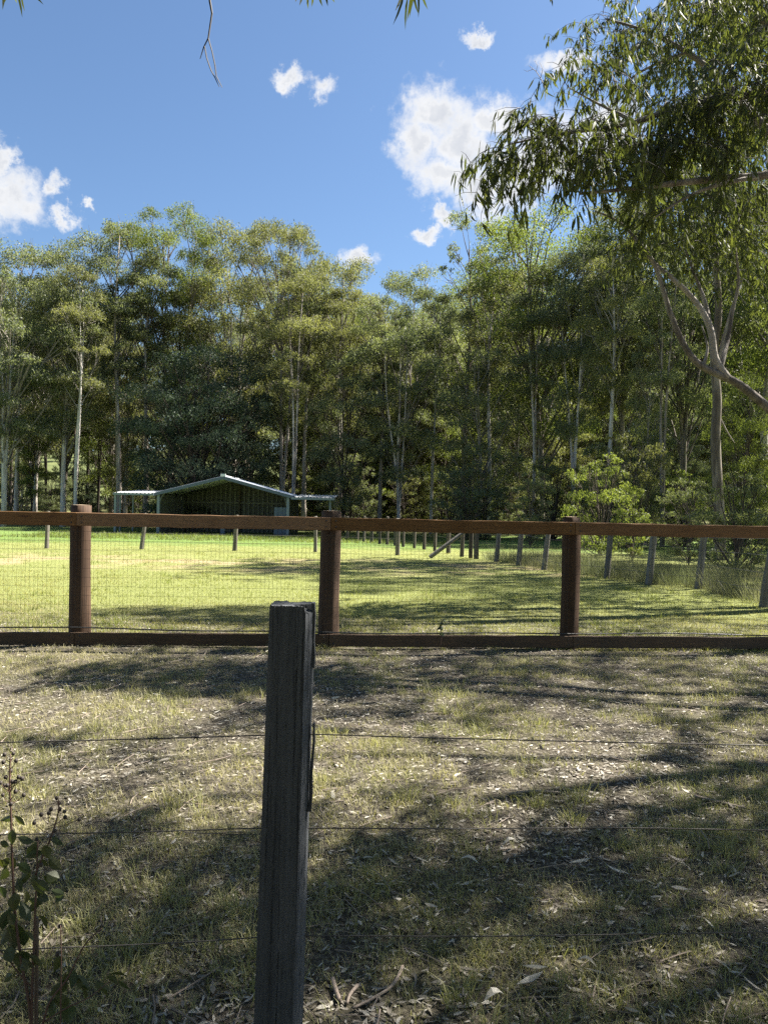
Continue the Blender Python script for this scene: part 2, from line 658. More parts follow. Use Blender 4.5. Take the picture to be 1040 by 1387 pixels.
c = mix(t, mapr(t, mathn(t, 'ADD', yc, mathn(t, 'MULTIPLY', mathn(t, 'SUBTRACT', n_big, 0.5), 4)), 8.6, 12.5, 0, 1, True), yard, far)
link(t, c, b.inputs['Base Color'])
b.inputs['Roughness'].default_value = 0.95
b.inputs['Specular IOR Level'].default_value = 0.1
bump(t, b, mathn(t, 'ADD', n_fine, mathn(t, 'MULTIPLY', n_str, 0.6)), 0.025, 1.0)
M['ground'] = m
g = add('ground', np_mesh('ground', GV, GQ), m, smooth=True)
tagp(g, 'mown grass and bare leaf strewn soil reaching back under the trees', 'ground', kind='structure')

# ------------------------------------------------------------------ open fronted shed
SD = 40.0
cl = ground_at(214, 733)
A0 = pix(213, 680, SD)
A1 = pix(392, 680, SD)
X0, X1 = A0.x, A1.x
ZE, ZA = 2.12, 3.02
DEP = 4.6
Y0, Y1 = SD, SD + DEP
XM = (X0 + X1) / 2
gs = gzf(XM, SD)
shed = thing('shed', 'open fronted gable shed of dark ribbed sheeting with slate blue barge boards', 'shed', (XM, SD, gs))


def rib_sheet(p0, u, v, n, w, h0, h1, pitch=0.19, depth=0.03):
    """ribbed sheet: along u for w metres, up v from 0 to h0..h1"""
    g = Geo()
    k = max(1, round(w / pitch))
    prof = []
    for i in range(k):
        for (a, d) in ((0, 0), (.62, 0), (.7, 1), (.92, 1)):
            prof.append(((i + a) * w / k, d * depth))
    prof.append((w, 0))
    for (a, d) in prof:
        h = h0 + (h1 - h0) * a / w
        g.v.append(p0 + u * a + n * d)
        g.v.append(p0 + u * a + n * d + v * h)
    for i in range(len(prof) - 1):
        g.f.append((2 * i, 2 * i + 2, 2 * i + 3, 2 * i + 1))
    return g


U, Vz, Nf = Vector((1, 0, 0)), Vector((0, 0, 1)), Vector((0, -1, 0))
NS = 10
for i in range(NS):
    a = X0 + .06 + (X1 - X0 - .12) * i / NS
    b_ = X0 + .06 + (X1 - X0 - .12) * (i + 1) / NS

    def hh(x):
        return ZE + (ZA - ZE) * (1 - abs(x - XM) / ((X1 - X0) / 2)) + .03
    part('wall_sheet', rib_sheet(Vector((a, Y1, gs)), U, Vz, Nf, b_ - a - .004, hh(a) - gs, hh(b_) - gs), M['sheet'], shed)
for i in range(25):
    xb_ = X0 + .2 + (X1 - X0 - .4) * i / 24
    g = Geo()
    g.box((xb_, Y1 - .055, (gs + hh(xb_) - .08) / 2), (.045, .018, (hh(xb_) - .08 - gs) / 2))
    part('batten', g, M['rib'], shed)
for (xx, nn) in ((X0 + .03, Vector((1, 0, 0))), (X1 - .03, Vector((-1, 0, 0)))):
    for i in range(5):
        a = Y0 + .12 + (DEP - .2) * i / 5
        part('wall_sheet', rib_sheet(Vector((xx, a, gs)), Vector((0, 1, 0)), Vz, nn, (DEP - .2) / 5 - .004, ZE - .05, ZE - .05), M['sheet'], shed)
for sgn in (-1, 1):
    w = (X1 - X0) / 2 + .16
    sl = (ZA - ZE) / ((X1 - X0) / 2)
    for i in range(6):
        ya = Y0 - .15 + (DEP + .3) * i / 6
        u = Vector((0, 1, 0))
        v = Vector((sgn, 0, -sl))
        n = Vector((sgn * sl, 0, 1)).normalized()
        g = rib_sheet(Vector((XM, ya, ZA + .05)), u, v, n, (DEP + .3) / 6 - .003, w, w)
        part('roof_sheet', g, M['zinc'], shed)
    # barge board along the front rake, gutter at the eave
    g = Geo()
    a = Vector((XM, Y0 - .17, ZA - .02))
    e = Vector((XM + sgn * w, Y0 - .17, ZA - .02 - sl * w))
    for p in (a, e):
        for dy in (-.02, .02):
            for dz in (-.09, .075):
                g.v.append(p + Vector((0, dy, dz)))
    g.f = [(0, 1, 3, 2), (4, 6, 7, 5), (0, 4, 5, 1), (2, 3, 7, 6), (0, 2, 6, 4), (1, 5, 7, 3)]
    part('barge_board', g, M['slate_trim'], shed)
    g = Geo()
    g.box((XM + sgn * (w + .05), (Y0 + Y1) / 2, ZE - .03), (.06, DEP / 2 + .15, .055))
    part('gutter', g, M['slate_trim'], shed)
    # front corner post with its curved haunch
    g = Geo()
    px_ = XM + sgn * ((X1 - X0) / 2 - .07)
    g.box((px_, Y0, (ZE - .03 + gs) / 2), (.07, .07, (ZE - .03 - gs) / 2))
    part('corner_post', g, M['steel_post'], shed)
    g = Geo()
    pts = [Vector((px_ - sgn * (.07 + .42 * (1 - math.cos(k / 5 * PI / 2))), Y0, ZE - .62 + .66 * math.sin(k / 5 * PI / 2) + .03)) for k in range(6)]
    g.tube(pts, .035, 5)
    part('haunch_brace', g, M['rib'], shed)
for zz in (1.72, .75):
    g = Geo()
    g.box((XM, Y1 - .105, zz), ((X1 - X0) / 2 - .12, .03, .045))
    part('girt', g, M['rib'], shed)
g = Geo()
g.box((XM, Y1 - .16, (ZA + gs) / 2 - .1), (.06, .02, (ZA - gs) / 2 - .1))
part('centre_post', g, M['dark_post'], shed)
g = Geo()
g.box((XM, Y0 - .16, ZA + .1), (.13, .05, .07))
g.box((XM, (Y0 + Y1) / 2, ZA + .085), (.09, DEP / 2 + .1, .02))
part('ridge_cap', g, M['zinc'], shed)
g = Geo()
pp = pix(299, 735, SD - .4)
g.box((pp.x, SD + .05, .4), (.11, .08, .42))
part('feed_bin', g, M['slate_trim'], shed)
pr = pix(379, 735, SD)
part('wing_sheet', rib_sheet(Vector((pr.x - .34, Y0 + .1, gs)), U, Vz, Nf, .66, 1.5, 1.5), M['slate_trim'], shed)


def awning(xa, xb, zf, posts, label):
    root_ = shed
    g = rib_sheet(Vector((xa, Y0 - .25, zf + .11)), U, Vector((0, 3.6, .2)), Vector((0, 0, 1)), xb - xa, 1, 1, .2, .03)
    o = part('awning', g, M['zinc'], root_)
    o['label'] = label
    f = Geo()
    f.box(((xa + xb) / 2, Y0 - .27, zf + .05), ((xb - xa) / 2 + .02, .02, .055))
    part('fascia', f, M['steel_post'], root_, holder=o)
    for (px_, yy, hw) in posts:
        f = Geo()
        zt = zf + (yy - Y0) * .055
        gg = gzf(px_, yy)
        f.box((px_, yy, (zt + gg) / 2), (hw, hw, (zt - gg) / 2))
        part('awning_post', f, M['steel_post'], root_, holder=o)


xl = pix(156, 670, SD).x
awning(xl, X0 - .12, 2.0, [(xl + .05, Y0 - .1, .05), (xl + .24, Y0 + .1, .03), (xl + .42, Y0 + 1.6, .035), (X0 - .5, Y0 + 3.0, .03)],
       'narrow zinc side awning on four thin posts')
xr = pix(453, 676, SD).x
awning(X1 + .14, xr, 1.93, [(xr - .25, Y0 + .3, .045), (xr - .4, Y0 + 3.0, .04)], 'flat zinc side awning reaching towards the trees')

# ------------------------------------------------------------------ trees
rng_np = np.random.RandomState(11)


def bez(p0, p1, p2, n):
    return [p0 * (1 - t) ** 2 + p1 * 2 * t * (1 - t) + p2 * t * t for t in [i / (n - 1) for i in range(n)]]


def clump_leaves(rs, centers, radii, counts, leaf_l, leaf_w, flat=0.72, droop=0.75):
    P, D, S, L, W, T = [], [], [], [], [], []
    for c, r, n in zip(centers, radii, counts):
        d = norm(rs.normal(size=(n, 3)))
        rr = r * rs.rand(n) ** 0.45
        # several small tufts inside the clump keep its outline ragged
        k = max(4, n // 34)
        tc_ = norm(rs.normal(size=(k, 3))) * (r * (0.35 + 0.65 * rs.rand(k, 1) ** .6))
        tc_[:, 2] = np.abs(tc_[:, 2]) * 1.0 - r * .28
        w = rs.randint(0, k, n)
        loc = tc_[w] + d * (rr * 0.36)[:, None]
        loc[:, 2] *= flat
        p = np.array(c)[None, :] + loc
        ax = norm(rs.normal(size=(n, 3)) + np.array([[0, 0, -1.6 * droop]]))
        sd_ = norm(np.cross(ax, rs.normal(size=(n, 3))))
        P.append(p)
        D.append(ax)
        S.append(sd_)
        L.append(leaf_l * (0.6 + 0.7 * rs.rand(n)))
        W.append(leaf_w * (0.7 + 0.6 * rs.rand(n)))
        base = rs.rand() * .72
        T.append(np.clip(base + .28 * rs.rand(n), 0, 1))
    P, D, S = map(np.concatenate, (P, D, S))
    L, W, T = map(np.concatenate, (L, W, T))
    V, Q = leaf_diamonds(P, D, S, L, W)
    return V, Q, np.repeat(T, 4)


def make_tree(seed, H, base, rx, nbl, nleaf, stems=1, br=1.35, leaf=(.19, .068), prof='oval', trunk_r=None, lean=0.0, bare=True):
    """trunk and crown meshes of a gum: H high, foliage from base*H, crown half width rx"""
    rd = random.Random(seed)
    rs = np.random.RandomState(seed)
    g = Geo()
    tr = trunk_r or H * 0.0125
    axes = []
    for s_ in range(stems):
        an = rd.uniform(0, 2 * PI)
        off = 0.0 if stems == 1 else rx * rd.uniform(.18, .42)
        top = Vector((math.cos(an) * off + lean * H, math.sin(an) * off, H * rd.uniform(.86, .95)))
        fork = 0 if stems == 1 else rd.uniform(.02, .22) * H
        pts = []
        n = 11
        ph = rd.uniform(0, 6)
        for i in range(n):
            t_ = i / (n - 1)
            z = top.z * t_
            k = max(0, (z - fork) / (top.z - fork)) ** 1.15
            wob = 0.012 * H * t_
            pts.append(Vector((top.x * k + wob * math.sin(ph + t_ * 5), top.y * k + wob * math.cos(ph * 1.7 + t_ * 6), z - (.15 if i == 0 else 0))))
        r0 = tr * (1 if stems == 1 else .72) * rd.uniform(.85, 1.1)
        rads = [r0 * (1.25 if i == 0 else 1) * (1 - .9 * (i / (n - 1)) ** .9) + .012 for i in range(n)]
        g.tube(pts, rads, 8)
        axes.append(pts)
    n_stem = len(g.f)
    centers, radii = [], []
    tries = 0
    while len(centers) < nbl and tries < 6000:
        tries += 1
        t_ = rd.uniform(0, 1)
        z = H * (base + (1 - base) * t_)
        if prof == 'oval':
            pr_ = math.sin(PI * min(1, .12 + .80 * t_)) ** .7
        elif prof == 'vase':
            pr_ = .35 + .75 * t_ ** .8 if t_ < .75 else 1.05 * math.sqrt(max(0, 1 - ((t_ - .75) / .27) ** 2))
        elif prof == 'cone':
            pr_ = (1 - t_) ** .65 + .12
        else:
            pr_ = .62 + .38 * math.sin(PI * t_)
        q = rd.uniform(.25, 1) ** .6 * pr_ * rx
        an = rd.uniform(0, 2 * PI)
        r_ = br * rd.uniform(.65, 1.25)
        cx = lean * z + math.cos(an) * q
        c = Vector((cx, math.sin(an) * q, z - r_ * .3))
        if any((c - o).length < .62 * (r_ + r2) for o, r2 in zip(centers, radii)):
            continue
        centers.append(c)
        radii.append(r_)
    for c, r_ in zip(centers, radii):
        ax = min(axes, key=lambda p: (p[-3].xy - c.xy).length + rd.uniform(0, .5))
        hd = math.hypot(c.x - ax[-1].x * .5, c.y - ax[-1].y * .5)
        za = max(H * base * .55, c.z - hd * rd.uniform(.9, 1.5) - rd.uniform(.4, 1.6))
        za = min(za, ax[-1].z * .97)
        k = za / ax[-1].z * (len(ax) - 1)
        i0 = min(int(k), len(ax) - 2)
        a = ax[i0].lerp(ax[i0 + 1], k - i0)
        midp = a.lerp(c, .5) + Vector((rd.uniform(-.4, .4), rd.uniform(-.4, .4), rd.uniform(-.5, .3)))
        ln = (c - a).length
        r0 = min(tr * .5, .014 + .0105 * ln)
        g.tube(bez(a, midp, c, 6), [r0 * (1 - .72 * i / 5) for i in range(6)], 5, cap=False)
        for _ in range(5):
            e = c + Vector((rd.gauss(0, 1), rd.gauss(0, 1), rd.gauss(.35, .7))).normalized() * r_ * rd.uniform(.6, 1.0)
            m0 = a.lerp(c, rd.uniform(.62, .95))
            g.tube([m0, m0.lerp(e, .5) + Vector((0, 0, -.08)), e], [r0 * .42, r0 * .3, .006], 4, cap=False)
    wts = np.array([r_ ** 2 for r_ in radii])
    counts = np.maximum(30, (nleaf * wts / wts.sum()).astype(int))
    V, Q, T = clump_leaves(rs, centers, radii, counts, *leaf)
    tm = raw_mesh('trunk', g.v, g.f)
    tm.polygons.foreach_set('material_index', [0 if i < n_stem else 1 for i in range(len(g.f))])
    return tm, np_mesh('crown', V, Q, None, T), H


BARK = M['bark']
protos = {
    'oval': make_tree(21, 22, .40, 4.5, 42, 46000, 1, br=1.75),
    'oval2': make_tree(22, 22, .34, 5.0, 48, 46000, 2, br=1.75, leaf=(.23, .07)),
    'vase': make_tree(23, 22, .46, 4.6, 32, 40000, 2, prof='vase', br=1.7, leaf=(.16, .06)),
    'vase2': make_tree(24, 22, .38, 5.3, 46, 46000, 3, prof='vase', br=1.7),
    'tall': make_tree(25, 24, .50, 3.0, 24, 22000, 2, prof='vase', br=1.3),
    'slim': make_tree(33, 22, .55, 2.5, 18, 15000, 2, prof='oval', br=1.3, trunk_r=.20),
    'slim2': make_tree(34, 22, .52, 2.8, 20, 16000, 1, prof='vase', br=1.3, trunk_r=.23),
    'sparse': make_tree(26, 24, .34, 3.2, 30, 14000, 1, br=1.1),
    'dense': make_tree(27, 11, .06, 4.3, 90, 60000, 2, br=1.35, leaf=(.17, .055), prof='oval'),
    'mid': make_tree(28, 13, .18, 3.4, 34, 24000, 2, br=1.2, leaf=(.18, .06), prof='oval'),
    'mid2': make_tree(29, 13, .30, 3.0, 26, 20000, 3, br=1.1, leaf=(.18, .06), prof='vase'),
    'flat': make_tree(30, 20, .36, 6.2, 44, 54000, 2, prof='vase', br=2.0, leaf=(.15, .08)),
    'column': make_tree(31, 19, .12, 3.2, 50, 32000, 1, prof='column', br=1.35),
}
shrubs = {
    'bush': make_tree(41, 4, .05, 1.7, 26, 5200, 3, br=.62, leaf=(.14, .05), prof='oval', trunk_r=.05),
    'bush2': make_tree(42, 5, .08, 1.5, 26, 4600, 3, br=.60, leaf=(.14, .05), prof='column', trunk_r=.05),
    'sapling': make_tree(43, 4.5, .12, 1.1, 22, 3600, 2, br=.5, leaf=(.13, .055), prof='oval', trunk_r=.045),
}


LOOK = {'oval': 'rounded', 'oval2': 'broad', 'vase': 'fan shaped', 'vase2': 'spreading', 'tall': 'tall thin', 'slim': 'slim twin', 'slim2': 'slim', 'sparse': 'thin sparse',
        'column': 'deep crowned', 'mid': 'half grown', 'mid2': 'small', 'flat': 'layered', 'bush': 'rounded', 'bush2': 'upright', 'sapling': 'small light'}
HUE = {'leaf_far': 'grey green', 'leaf_olive': 'olive', 'leaf_bright': 'bright green', 'leaf_dark': 'dark green'}
STEM = {'bark': 'grey', 'bark_pale': 'pale', 'bark_dark': 'dark'}


def wood_label(kind, leafm, barkm, x, y, cat):
    px_ = to_pix((x, y, 3))[0]
    where = ('at the left border' if px_ < 60 else 'left of the shed' if px_ < 200 else 'behind the shed' if px_ < 400 else 'over the far dark posts' if px_ < 560 else
             'over the bracing strut' if px_ < 680 else 'behind the third rail post' if px_ < 830 else 'behind the leaning posts' if px_ < 960 else 'at the right border')
    depth = 'behind the front row' if y < 63 else 'deep in the wood' if y < 88 else 'far up the rise'
    if cat == 'shrub':
        return '%s %s shrub %s %s' % (LOOK[kind], HUE[leafm], 'at the foot of the wood' if y < 48 else depth, where)
    return '%s %s %s stemmed gum %s %s' % (LOOK[kind].replace(' stemmed', ''), HUE[leafm], STEM[barkm], depth, where)


def plant_tree(name, kind, x, y, H, sxy, rz, leafm, barkm, label, cat, group=None, z=None):
    tm, cm, h0 = (protos.get(kind) or shrubs.get(kind))
    key = (kind, leafm, barkm)
    if key not in plant_tree.cache:
        if not plant_tree.used.get(kind):
            t2, c2 = tm, cm
            plant_tree.used[kind] = True
        else:
            t2, c2 = tm.copy(), cm.copy()
            mi_ = np.zeros(len(t2.polygons), dtype=np.int32)
            t2.polygons.foreach_get('material_index', mi_)
            t2.materials.clear()
            c2.materials.clear()
        t2.materials.append(M[barkm])
        t2.materials.append(M['bark_limb'] if barkm != 'bark_dark' else M['bark_dark'])
        c2.materials.append(M[leafm])
        if plant_tree.cache is not None and len(t2.materials) == 2 and t2 is not tm:
            t2.polygons.foreach_set('material_index', mi_)
        t2.polygons.foreach_set('use_smooth', [True] * len(t2.polygons))
        plant_tree.cache[key] = (t2, c2)
    t2, c2 = plant_tree.cache[key]
    if group in ('gum trees in the depth of the wood', 'shrubs at the foot of the wood', 'shrubs among the trunks behind the shed', 'scrub on the rising ground'):
        label = wood_label(kind, leafm, barkm, x, y, cat)
        group = 'shrubs in and behind the wood' if cat == 'shrub' else group
    o = thing(name, label, cat, (x, y, gzf(x, y) if z is None else z), rz, group)
    s = H / h0
    o.scale = (s * sxy, s * sxy, s)
    add('trunk', t2, None, o)
    add('crown', c2, None, o)
    return o


plant_tree.cache, plant_tree.used = {}, {}

# the trees one can tell apart along the front of the wood: pixel x, distance, top pixel y
front = [
    ('oval2', 12, 47, 322, 1.0, 0.3, 'leaf_far', 'bark_pale', 'leaning pale grey gum at the left border of the photo, forked low'),
    ('oval', 92, 49, 333, .80, 1.0, 'leaf_far', 'bark_pale', 'gum on a pair of straight pale trunks just above the first rail post'),
    ('tall', 168, 50, 298, .95, 2.2, 'leaf_far', 'bark_pale', 'tall thin crowned gum on twin slim trunks rising left of the shed awning'),
    ('vase', 236, 53, 284, .78, .6, 'leaf_bright', 'bark', 'gum with the bright green rounded top that stands highest left of the shed ridge'),
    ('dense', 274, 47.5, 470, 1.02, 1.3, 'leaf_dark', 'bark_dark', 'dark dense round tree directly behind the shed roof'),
    ('oval2', 322, 54, 306, .82, 2.9, 'leaf_olive', 'bark', 'olive broad domed gum rising behind the dark round tree'),
    ('vase2', 388, 49, 300, .66, 4.1, 'leaf_olive', 'bark_pale', 'many stemmed pale gum fanning out behind the right end of the shed'),
    ('oval', 462, 52, 345, .85, 5.0, 'leaf_olive', 'bark_pale', 'yellow olive gum beside the sky gap, just right of the small low cloud'),
    ('mid2', 545, 46, 440, .95, .9, 'leaf_far', 'bark_pale', 'pale multi stemmed gum with bare lower limbs above the middle of the wire fence'),
    ('oval2', 560, 56, 366, .80, 1.7, 'leaf_far', 'bark', 'grey green gum whose top is lowest along the skyline below the big cloud'),
    ('sparse', 636, 50, 283, .85, 3.4, 'leaf_far', 'bark', 'thin see through gum reaching up in front of the big cloud'),
    ('flat', 742, 47, 296, .85, .2, 'leaf_bright', 'bark', 'wide layered gum with yellow green flat tops right of the big cloud'),
    ('vase2', 782, 43, 330, .60, 2.2, 'leaf_far', 'bark_pale', 'gum with a mottled grey forking trunk above the third rail post'),
    ('oval', 850, 45, 262, .8, 4.4, 'leaf_olive', 'bark', 'fine leaved gum half hidden behind the curved overhanging limb'),
    ('oval2', 935, 44, 190, .8, 5.4, 'leaf_far', 'bark', 'soft green gum filling the gap left of the straight pale trunk'),
    ('oval', 1045, 42, 110, .85, .9, 'leaf_bright', 'bark', 'gum at the right border of the photo behind the curved limb'),
    ('mid', 655, 45, 470, .85, 1.1, 'leaf_far', 'bark', 'half grown bushy gum below the thin see through gum'),
    ('mid', 470, 47, 470, .7, 3.1, 'leaf_far', 'bark_dark', 'half grown gum standing right of the shed over the far paddock posts'),
    ('column', 705, 50, 400, .85, 2.0, 'leaf_far', 'bark', 'narrow gum leafy to the ground left of the third rail post'),
    ('column', 880, 37, 470, .6, 1.0, 'leaf_far', 'bark', 'young gum leafy to the ground behind the leaning right hand posts'),
    ('mid', 1010, 30, 500, .7, 4.0, 'leaf_bright', 'bark', 'half grown sunlit gum right of the straight pale trunk'),
    ('mid2', 45, 52, 560, .8, 2.0, 'leaf_bright', 'bark_dark', 'small dark stemmed tree under the crown at the left border'),
]
for (k, x, d, ytop, sxy, rz, lm, bm, lab) in front:
    top = pix(x, ytop, d)
    base_z = gzf(top.x, d)
    plant_tree('gum_tree', k, top.x, d, top.z - base_z, sxy * (22 * 1.0) / 22, rz, lm, bm, lab, 'tree', 'gums along the front of the wood')

rt = random.Random(77)
G2 = 'gum tree among the crowded ones in the depth of the wood behind the front row'
kinds2 = ['oval', 'oval2', 'vase', 'vase2', 'tall', 'sparse', 'column', 'mid', 'flat']
cnt = 0
for (k, x, d, ytop, sxy, rz, lm, lab) in (
        ('slim2', 28, 52, 372, .9, .4, 'leaf_far', 'slim pale trunk second from the left border, before the far grass'),
        ('slim', 108, 47, 360, .9, 1.9, 'leaf_olive', 'close pair of pale stems right of the first rail post'),
        ('slim2', 203, 51, 340, .9, 2.6, 'leaf_far', 'slim grey trunk above the left awning of the shed'),
        ('slim', 402, 46, 372, .9, 3.3, 'leaf_olive', 'pale twin stems rising over the right awning of the shed'),
        ('slim2', 418, 50, 350, .9, 4.5, 'leaf_far', 'single pale stem right of the twin stems at the right awning'),
        ('slim', 467, 49, 380, .8, 5.1, 'leaf_olive', 'grey twin stems left of the middle of the wood, over the far dark posts'),
        ('slim2', 520, 47, 400, .9, .2, 'leaf_far', 'slim straight stem at the middle of the wood'),
        ('slim', 590, 48, 392, .9, 1.2, 'leaf_far', 'pale twin stems over the bracing strut of the paddock fence'),
        ('slim2', 668, 46, 350, .9, 2.4, 'leaf_olive', 'slim grey stem left of the third rail post'),
        ('slim', 728, 44, 360, .9, 3.6, 'leaf_far', 'twin stems close left of the mottled forking trunk'),
        ('slim2', 832, 40, 340, .9, 4.2, 'leaf_olive', 'slim stem rising behind the rounded pale bush'),
        ('slim', 905, 36, 330, .9, 5.9, 'leaf_far', 'twin stems in the gap under the curved limb')):
    top = pix(x, ytop, d)
    plant_tree('gum_tree', k, top.x, d, top.z - gzf(top.x, d), sxy, rz, lm, 'bark_pale', lab, 'tree', 'gums along the front of the wood')
for row, (d0, n, lo, hi) in enumerate(((57, 12, -120, 1180), (65, 15, -140, 1200), (76, 24, -160, 1220), (92, 26, -160, 1220), (118, 26, -160, 1220), (140, 26, -160, 1220))):
    for i in range(n):
        x = lo + (hi - lo) * (i + rt.uniform(.15, .85)) / n
        d = d0 + rt.uniform(-4, 6)
        k = rt.choice(kinds2)
        if x < 330 and 2 <= row <= 3 and rt.random() < .45:
            continue
        if row >= 4:
            k = rt.choice(['column', 'mid', 'oval2'])
        p = pix(x, 500, d)
        ytop = rt.uniform(385, 470) if x < 560 else rt.uniform(350, 450)
        if 470 < x < 620:
            ytop = rt.uniform(410, 480)
        if row >= 4:
            ytop = rt.uniform(470, 560)
        H = pix(x, ytop, d).z - gzf(p.x, d)
        H = max(9, min(H, 27))
        if k in ('mid',):
            H = min(H, 17)
        lm = rt.choice(['leaf_far', 'leaf_far', 'leaf_olive', 'leaf_bright'])
        bm = rt.choice(['bark', 'bark_pale', 'bark_pale', 'bark_dark'])
        plant_tree('gum_tree', k, p.x, d, H, rt.uniform(.7, .95), rt.uniform(0, 6.3), lm, bm, G2, 'tree', 'gum trees in the depth of the wood')

for i in range(16):
    x = -30 + 245 * (i + rt.random()) / 16
    d = rt.uniform(56, 84)
    p = pix(x, 500, d)
    plant_tree('gum_tree', rt.choice(['tall', 'sparse', 'vase']), p.x, d, rt.uniform(12, 19), rt.uniform(.6, .85), rt.uniform(0, 6.3), rt.choice(['leaf_far', 'leaf_olive']),
               rt.choice(['bark', 'bark_dark', 'bark_dark']), G2, 'tree', 'gum trees in the depth of the wood')

# trees beyond the right border that shade the paddock
for (k, x, y, H, s, rz) in (('mid', 15.5, 18.5, 12, .8, 1.0), ('oval', 19, 25, 17, .75, 3.0), ('mid', 19.5, 31, 14, .9, 2.0), ('oval2', 23.5, 38, 19, .8, 5.0)):
    plant_tree('gum_tree', k, x, y, H, s, rz, 'leaf_far', 'bark', '%s gum off beyond the right border shading the paddock' % {18.5: 'nearest half grown', 25: 'rounded tall', 31: 'further half grown', 38: 'farthest two stemmed'}[y], 'tree', 'gums shading the paddock from the right')

for (k, x, y, H, s_, rz, lab) in (('column', -5.5, -3.5, 17, 1.7, 1.0, 'unseen gum added behind the viewer at the left to block skylight'), ('column', .5, -5.0, 19, 1.7, 3.0, 'tallest unseen gum added behind the viewer to block skylight'),
                            ('column', 6.5, -4.0, 17, 1.7, 4.4, 'unseen gum added behind the viewer at the right to block skylight')):
    plant_tree('gum_tree', k, x, y, H, s_, rz, 'leaf_far', 'bark', lab, 'tree', 'unseen gums added to block skylight')  # unseen gums added behind the camera to darken the shade in the yard
plant_tree('gum_tree', 'vase', 12.6, 20.2, 17, .72, 1.3, 'leaf_far', 'bark', 'fuller gum just past the right border beside the leaning posts', 'tree', 'gums shading the paddock from the right')

# undergrowth
GU = 'leafy shrub in the tangled undergrowth at the foot of the wood'
for i in range(46):
    x = rt.uniform(470, 1090)
    d = rt.uniform(40, 56) if x < 800 else rt.uniform(28, 50)
    if x < 620:
        d = rt.uniform(44, 58)
    p = pix(x, 690, d)
    k = rt.choice(['bush', 'bush2', 'sapling'])
    plant_tree('shrub', k, p.x, d, rt.uniform(2.0, 5.2), rt.uniform(.85, 1.15), rt.uniform(0, 6.3), rt.choice(['leaf_far', 'leaf_far', 'leaf_bright', 'leaf_olive']),
               'bark_dark', GU, 'shrub', 'shrubs at the foot of the wood')
for i in range(22):
    x = 300 + 760 * (i + rt.random()) / 22
    d = rt.uniform(54, 74)
    p = pix(x, rt.uniform(470, 560), d)
    plant_tree('gum_tree', rt.choice(['mid', 'mid', 'column']), p.x, d, max(8, p.z - gzf(p.x, d)), rt.uniform(.9, 1.2), rt.uniform(0, 6.3), rt.choice(['leaf_far', 'leaf_olive', 'leaf_bright']),
               'bark_dark', G2, 'tree', 'gum trees in the depth of the wood')
for i in range(30):
    x = rt.uniform(330, 700)
    d = rt.uniform(52, 80)
    p = pix(x, 690, d)
    plant_tree('shrub', rt.choice(['bush', 'bush2']), p.x, d, rt.uniform(2.5, 5.0), rt.uniform(1.0, 1.3), rt.uniform(0, 6.3), rt.choice(['leaf_far', 'leaf_olive', 'leaf_bright']),
               'bark_dark', GU, 'shrub', 'shrubs at the foot of the wood')
for i in range(26):
    x = rt.uniform(-60, 480)
    d = rt.uniform(56, 84)
    p = pix(x, 690, d)
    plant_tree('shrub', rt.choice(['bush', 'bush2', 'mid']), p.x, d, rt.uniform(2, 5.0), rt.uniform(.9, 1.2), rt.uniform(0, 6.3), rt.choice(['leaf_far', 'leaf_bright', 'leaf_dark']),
               'bark_dark', 'leafy shrub among the bare trunks behind the shed', 'shrub', 'shrubs among the trunks behind the shed')
for i in range(44):
    x = rt.uniform(-80, 1120)
    d = rt.uniform(96, 150)
    p = pix(x, 690, d)
    plant_tree('shrub', rt.choice(['bush', 'bush2', 'mid']), p.x, d, rt.uniform(4, 8.0), rt.uniform(1.2, 1.7), rt.uniform(0, 6.3), rt.choice(['leaf_far', 'leaf_olive', 'leaf_dark']),
               'bark_dark', 'bushy scrub far behind the wood on the rising ground', 'shrub', 'scrub on the rising ground')
for (k, x, y, d, ytop, s, lm, lab) in (
        ('bush', 815, 700, 27, 612, .80, 'leaf_bright', 'rounded pale green bush above the rail right of the third post'),
        ('sapling', 858, 700, 24, 655, .95, 'leaf_bright', 'small bright lime green sapling right of the rounded pale bush'),
        ('bush2', 720, 700, 33, 640, .9, 'leaf_far', 'grey green bush above the rail left of the third post'),
        ('bush', 1000, 700, 20, 640, 1.0, 'leaf_far', 'spreading bush behind the last leaning post at the right border'),
        ('bush2', 935, 700, 23, 650, 1.0, 'leaf_far', 'twiggy bush close left of the straight pale trunk')):
    p = pix(x, ytop, d)
    plant_tree('shrub', k, p.x, d, p.z - gzf(p.x, d), s, x * .1, lm, 'bark_dark', lab, 'shrub', 'bushes just beyond the paddock fence')


